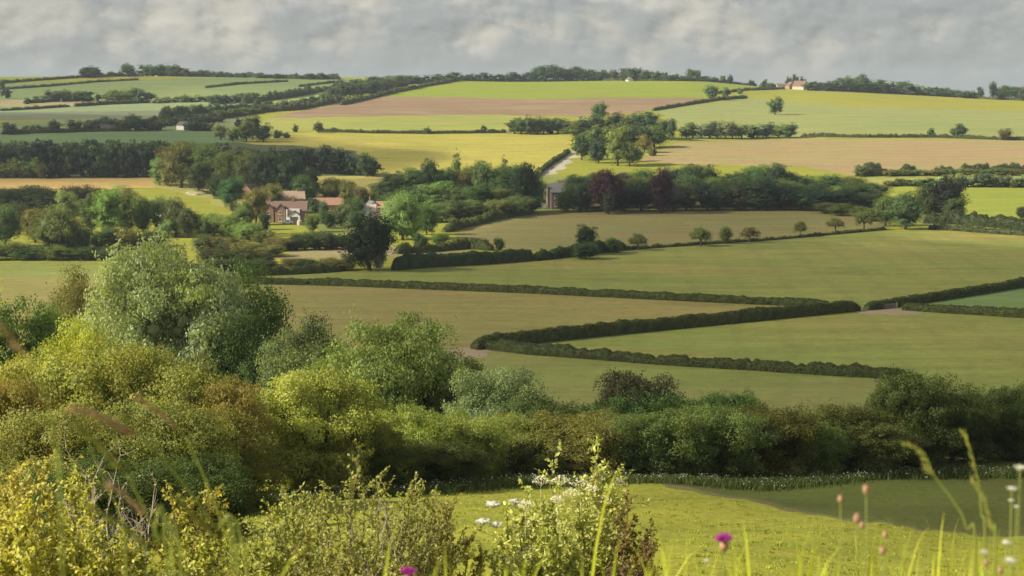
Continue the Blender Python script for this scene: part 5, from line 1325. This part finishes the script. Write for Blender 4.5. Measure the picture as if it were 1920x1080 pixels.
flower('white',925,946,6.,.045,'white umbel flower just left of the elder')
flower('white',905,978,6.,.045,'white umbel flower low left of the elder, left one of two')
flower('white',930,984,6.,.04,'white umbel flower low left of the elder, right one of two')
flower('white',965,941,6.,.04,'white umbel flower touching the elder on its left')
# ribbon leaves of grass close to the lens
rng = np.random.default_rng(5); V, F, va = [], [], []; base = 0
def ribbon(tip, d, w, lean):
    global base
    top = np.array(pt(tip[0], tip[1], d)); g = np.array([top[0] + lean, top[1] + rng.normal()*.02, gz(top[0], top[1]) - .02]); m = 9
    t = np.linspace(0, 1, m)[:, None]; ctrl = np.array([g[0], g[1], top[2] - .05]); c = (1-t)**2*g + 2*t*(1-t)*ctrl + t*t*top
    a = rng.normal() * .6; s = np.array([math.cos(a), math.sin(a), 0]); ww = w * np.clip((1 - t) * 2.2, .05, 1)
    V.append(np.stack([c - s*ww/2, c + s*ww/2], 1).reshape(-1, 3)); i = np.arange(m-1)*2 + base
    F.append(np.stack([i, i+1, i+3, i+2], -1)); va.append(np.full(2*m, rng.random())); base += 2*m
for k in range(150):
    u = rng.uniform(1220, 1950); ribbon((u, 1085 - 95 * rng.random() ** 1.7 - 25*(u > 1500)), rng.uniform(2.0, 4.2), rng.uniform(.0028, .006), rng.normal()*.05)
for k in range(46):
    ribbon((rng.uniform(560, 1230), 1085 - 75 * rng.random() ** 1.8), rng.uniform(2.0, 4.0), rng.uniform(.004, .008), rng.normal()*.06)
for u, v, d in ((1172,868,3.2),(742,985,2.6),(833,1015,2.4),(868,1045,2.3),(1165,1000,2.6),(1250,1020,2.4),(1392,975,2.6),(1245,1035,2.2),(1430,1040,2.5),(1590,990,2.8),(1695,1010,2.5),(1770,960,3.)): ribbon((u, v), d, .0065, rng.normal()*.03)
o = link('long_grass', np_mesh('long_grass', np.vstack(V), np.vstack(F), np.concatenate(va), mats=[M['blade']])); o.color = (.36,.40,.05,1); o['rust'] = 0.
tag(o, 'long sunlit blades of grass rising at the bottom of the view', kind='stuff')
# turf around the camera: knee high grass on the knoll
n = 9000; a = rng.random(n)*6.283; d = .6 + 9*rng.random(n)**.7; x, y = d*np.sin(a), d*np.cos(a); P = np.stack([x, y, ground_z(x, y)], -1)
v, f = blades(P, .14, .008, rng, .8)
o = link('knoll_grass', np_mesh('knoll_grass', v, f, np.repeat(rng.random(n), 5), mats=[M['blade']])); o.color = (.28,.30,.05,1); tag(o, 'rough grass on the knoll by the camera', kind='stuff')
# ------------------------------------------------------------------ sun, sky, clouds, haze, camera
EL, AZS = R(31), R(-14)               # sun to the left, a little behind the camera
S = Vector((-math.cos(EL)*math.cos(AZS), math.cos(EL)*math.sin(AZS), math.sin(EL)))
sl = bpy.data.lights.new('sun', 'SUN'); sl.energy = 5.0; sl.angle = R(.5); sl.color = (1., .89, .70)
so = bpy.data.objects.new('sun', sl); COL.objects.link(so); so.rotation_euler = (-S).to_track_quat('-Z', 'Y').to_euler()
w = bpy.data.worlds.new('World'); SC.world = w; w.use_nodes = True
nt = w.node_tree; nt.nodes.clear(); L = nt.links
out = nt.nodes.new('ShaderNodeOutputWorld')
sky = nt.nodes.new('ShaderNodeTexSky'); sky.sky_type = 'NISHITA'; sky.sun_disc = False; sky.sun_elevation = EL; sky.sun_rotation = math.atan2(S.x, S.y); sky.altitude = 100
bg = nt.nodes.new('ShaderNodeBackground'); bg.inputs[1].default_value = .08; L.new(sky.outputs[0], bg.inputs[0])
tc = nt.nodes.new('ShaderNodeTexCoord'); sp = nt.nodes.new('ShaderNodeSeparateXYZ'); L.new(tc.outputs['Generated'], sp.inputs[0])
zz = sp.outputs['Z']
# heaped clouds seen side on
cb = nt.nodes.new('ShaderNodeCombineXYZ')
L.new(math_node(nt, 'MULTIPLY', sp.outputs['X'], 30.), cb.inputs[0]); L.new(math_node(nt, 'MULTIPLY', sp.outputs['Y'], 30.), cb.inputs[1]); L.new(math_node(nt, 'MULTIPLY', zz, 46.), cb.inputs[2])
big = noise(nt, cb.outputs[0], .5, 2, .5, .1)
def puffs(vec):
    n1 = noise(nt, vec, 1.2, 5, .56)
    wv = nt.nodes.new('ShaderNodeVectorMath'); wv.operation = 'MULTIPLY_ADD'; L.new(noise(nt, vec, 2.4, 3, .6).node.outputs['Color'], wv.inputs[0]); wv.inputs[1].default_value = (.5, .5, .5); L.new(vec, wv.inputs[2])
    tot = math_node(nt, 'MULTIPLY', n1, .55)
    for sc, wt in ((1.05, .36), (2.5, .13)):
        vo = nt.nodes.new('ShaderNodeTexVoronoi'); vo.feature = 'F1'; vo.inputs['Scale'].default_value = sc; L.new(wv.outputs[0], vo.inputs['Vector'])
        tot = math_node(nt, 'ADD', tot, math_node(nt, 'MULTIPLY', math_node(nt, 'SUBTRACT', 1., vo.outputs['Distance']), wt))
    return tot
mid_ = puffs(cb.outputs[0])
mp = nt.nodes.new('ShaderNodeMapping'); mp.inputs['Location'].default_value = (.10, 0, -.13); L.new(cb.outputs[0], mp.inputs['Vector'])
mid2 = puffs(mp.outputs[0])
relief = math_node(nt, 'MULTIPLY', math_node(nt, 'SUBTRACT', mid_, mid2), 1.5)
dens = math_node(nt, 'ADD', math_node(nt, 'ADD', math_node(nt, 'MULTIPLY', big, .5), math_node(nt, 'MULTIPLY', mid_, .55)), math_node(nt, 'MULTIPLY', zz, 1.4))
cl = ramp(nt, dens, [(.52, (.345,.365,.36)), (.585, (.385,.395,.375)), (.622, (.445,.44,.40)), (.72, (.55,.52,.45))])
lit = math_node(nt, 'ADD', 1., math_node(nt, 'MULTIPLY', relief, .7))
sc_ = nt.nodes.new('ShaderNodeVectorMath'); sc_.operation = 'SCALE'; L.new(cl, sc_.inputs[0]); L.new(math_node(nt, 'MINIMUM', math_node(nt, 'MAXIMUM', lit, .80), 1.25), sc_.inputs['Scale'])
# thin pale veil near the horizon
veil = ramp(nt, zz, [(.0, 1.), (.007, .85), (.017, .35), (.030, 0.)])
col = mixc(nt, math_node(nt, 'MULTIPLY', veil, .85), sc_.outputs[0], (.375,.41,.395))
bgc = nt.nodes.new('ShaderNodeBackground'); bgc.inputs[1].default_value = .56; L.new(col, bgc.inputs[0])
mx = nt.nodes.new('ShaderNodeMixShader')
cover = ramp(nt, zz, [(.25, .93), (.6, .6)])
L.new(cover, mx.inputs[0]); L.new(bg.outputs[0], mx.inputs[1]); L.new(bgc.outputs[0], mx.inputs[2]); L.new(mx.outputs[0], out.inputs['Surface'])

# clouds added out of view, each outlined to shade a chosen patch of ground
cm, nt, out = new_mat('shade_cloud'); L = nt.links
av = N(nt, 'ShaderNodeAttribute', attribute_name='v'); tc = N(nt, 'ShaderNodeTexCoord')
nz = ramp(nt, noise(nt, tc.outputs['Object'], .012, 4), [(.3, .8), (.7, 1.)])
fac = math_node(nt, 'MULTIPLY', math_node(nt, 'MULTIPLY', av.outputs['Fac'], nz), .42, True)
tr = N(nt, 'ShaderNodeBsdfTransparent'); df = N(nt, 'ShaderNodeBsdfDiffuse'); df.inputs[0].default_value = (.85,.86,.88,1); tl = N(nt, 'ShaderNodeBsdfTranslucent'); tl.inputs[0].default_value = (.85,.86,.88,1)
m1 = N(nt, 'ShaderNodeMixShader'); m1.inputs[0].default_value = .5; L.new(df.outputs[0], m1.inputs[1]); L.new(tl.outputs[0], m1.inputs[2])
m2 = N(nt, 'ShaderNodeMixShader'); L.new(fac, m2.inputs[0]); L.new(tr.outputs[0], m2.inputs[1]); L.new(m1.outputs[0], m2.inputs[2]); L.new(m2.outputs[0], out.inputs['Surface'])
def shade_cloud(poly, alt, soft, label, strength=1., cell=8.):
    """poly: ground points whose sunlight this cloud blocks"""
    poly = np.array([(p.x + S.x / S.z * (alt - p.z), p.y + S.y / S.z * (alt - p.z)) for p in poly])
    x0, y0 = poly.min(0) - cell; x1, y1 = poly.max(0) + cell
    nx, ny = int((x1-x0)/cell)+1, int((y1-y0)/cell)+1
    gx, gy = np.meshgrid(x0 + np.arange(nx)*cell, y0 + np.arange(ny)*cell, indexing='ij'); px, py = gx.ravel(), gy.ravel()
    ins = inside(px, py, poly); dist = np.full(len(px), 1e9)
    a = poly[-1]
    for b in poly:
        e = b - a; t = np.clip(((px-a[0])*e[0] + (py-a[1])*e[1]) / (e@e + 1e-9), 0, 1); dist = np.minimum(dist, np.hypot(px-a[0]-t*e[0], py-a[1]-t*e[1])); a = b
    sd = np.where(ins, dist, -dist) + soft * .3 * np.sin(px/41 + py/67)
    v = np.clip(.5 + sd / soft * .5, 0, 1); v = v*v*(3-2*v) * strength
    rng = np.random.default_rng(3)
    th = v * (26 + 9*np.sin(px/37)*np.cos(py/29) + 6*np.sin(px/17+py/23) + rng.normal(size=len(px))*1.2)
    cx, cy = px.mean(), py.mean()
    top = np.stack([px-cx, py-cy, th + .3], -1); bot = np.stack([px-cx, py-cy, -th*.25 - .3], -1)
    i, j = np.meshgrid(np.arange(nx-1), np.arange(ny-1), indexing='ij'); q = (i*ny + j).ravel(); Qd = np.stack([q, q+ny, q+ny+1, q+1], -1)
    keep = (v[Qd] > .002).any(1); Qd = Qd[keep]; n = len(px)
    ed = np.concatenate([Qd[:, [0,1]], Qd[:, [1,2]], Qd[:, [2,3]], Qd[:, [3,0]]]); key = np.sort(ed, 1); kk = key[:, 0].astype(np.int64)*n + key[:, 1]
    un, ix, ct = np.unique(kk, return_index=True, return_counts=True); be = ed[ix[ct == 1]]
    side = np.stack([be[:, 1], be[:, 0], be[:, 0]+n, be[:, 1]+n], -1)
    me = np_mesh('shade_cloud', np.vstack([top, bot]), [np.vstack([Qd, Qd[:, ::-1] + n, side])], np.concatenate([v, v]), smooth=True, mats=[cm])
    o = link('shade_cloud', me); o.location = (cx, cy, alt); tag(o, label, kind='structure')
W_ = lambda L_: [atd(u, d) for u, d in L_]
ew = [Vector((x, y, gz(x, y))) for x, y in edge_w[1:]]
shade_cloud([atd(1240,90)] + ew[1:] + W_([(2700,55),(3000,640),(1950,575),(1600,565),(1560,600),(1660,740),(1400,745),(1060,735),(1010,700),(840,560),(640,520),(460,480),(380,400),(420,300),(620,235),(900,190),(1130,140),(1200,108)]), 420, 12, 'broad cloudbank added out of view to shade the valley fields', .88, 6.)
P2 = lambda L_: [at(u, v, 262) for u, v in L_]
shade_cloud(P2([(-500,336),(285,336),(440,322),(560,322),(705,322),(705,285),(440,264),(400,222),(200,216),(-500,216)]), 620, 40, 'cloudbank added out of view to shade the plantation', 1., 10.)
shade_cloud(P2([(440,350),(600,336),(705,336),(600,384),(480,380)]), 460, 22, 'small unseen cloudlet added to darken the wood behind the village', 1., 6.)
shade_cloud(P2([(640,284),(720,276),(800,280),(780,300),(690,312),(600,306)]), 560, 30, 'small unseen cloudlet added to shade part of the yellow field', .6, 8.)
shade_cloud(P2([(-500,205),(0,205),(60,180),(300,172),(640,152),(640,140),(-500,135)]), 700, 70, 'thin unseen cloudbank added to dull the left hill', .45, 14.)

hz, nt, out = new_mat('haze'); pv = N(nt, 'ShaderNodeVolumePrincipled'); pv.inputs['Density'].default_value = 7.5e-5; pv.inputs['Color'].default_value = (.72,.84,1.,1); pv.inputs['Anisotropy'].default_value = .2
nt.links.new(pv.outputs[0], out.inputs['Volume'])
b = MB(); b.box(-3560, 3560, -3560, 3560, -75, 44); o = b.build('haze', hz); tag(o, 'thin summer haze lying over the valley', kind='stuff')

cam = bpy.data.cameras.new('camera'); co = bpy.data.objects.new('camera', cam); COL.objects.link(co); SC.camera = co
co.location = (0, 0, 0); co.rotation_euler = (R(90) - PITCH, 0, 0)
cam.sensor_width = 36; cam.lens = FPX / 1920 * 36; cam.clip_start = .1; cam.clip_end = 9000
cam.dof.use_dof = True; cam.dof.focus_distance = 70; cam.dof.aperture_fstop = 10
vs = SC.view_settings; vs.view_transform = 'Standard'; vs.look = 'None'; vs.exposure = .95; vs.gamma = 1; vs.use_curve_mapping = False
SC.cycles.max_bounces = 6; SC.cycles.diffuse_bounces = 3; SC.cycles.transparent_max_bounces = 12; SC.cycles.volume_bounces = 0
SC.cycles.use_denoising = True
for o in SC.objects:      # category for every label-bearing structure stays unset; things were tagged above
    pass
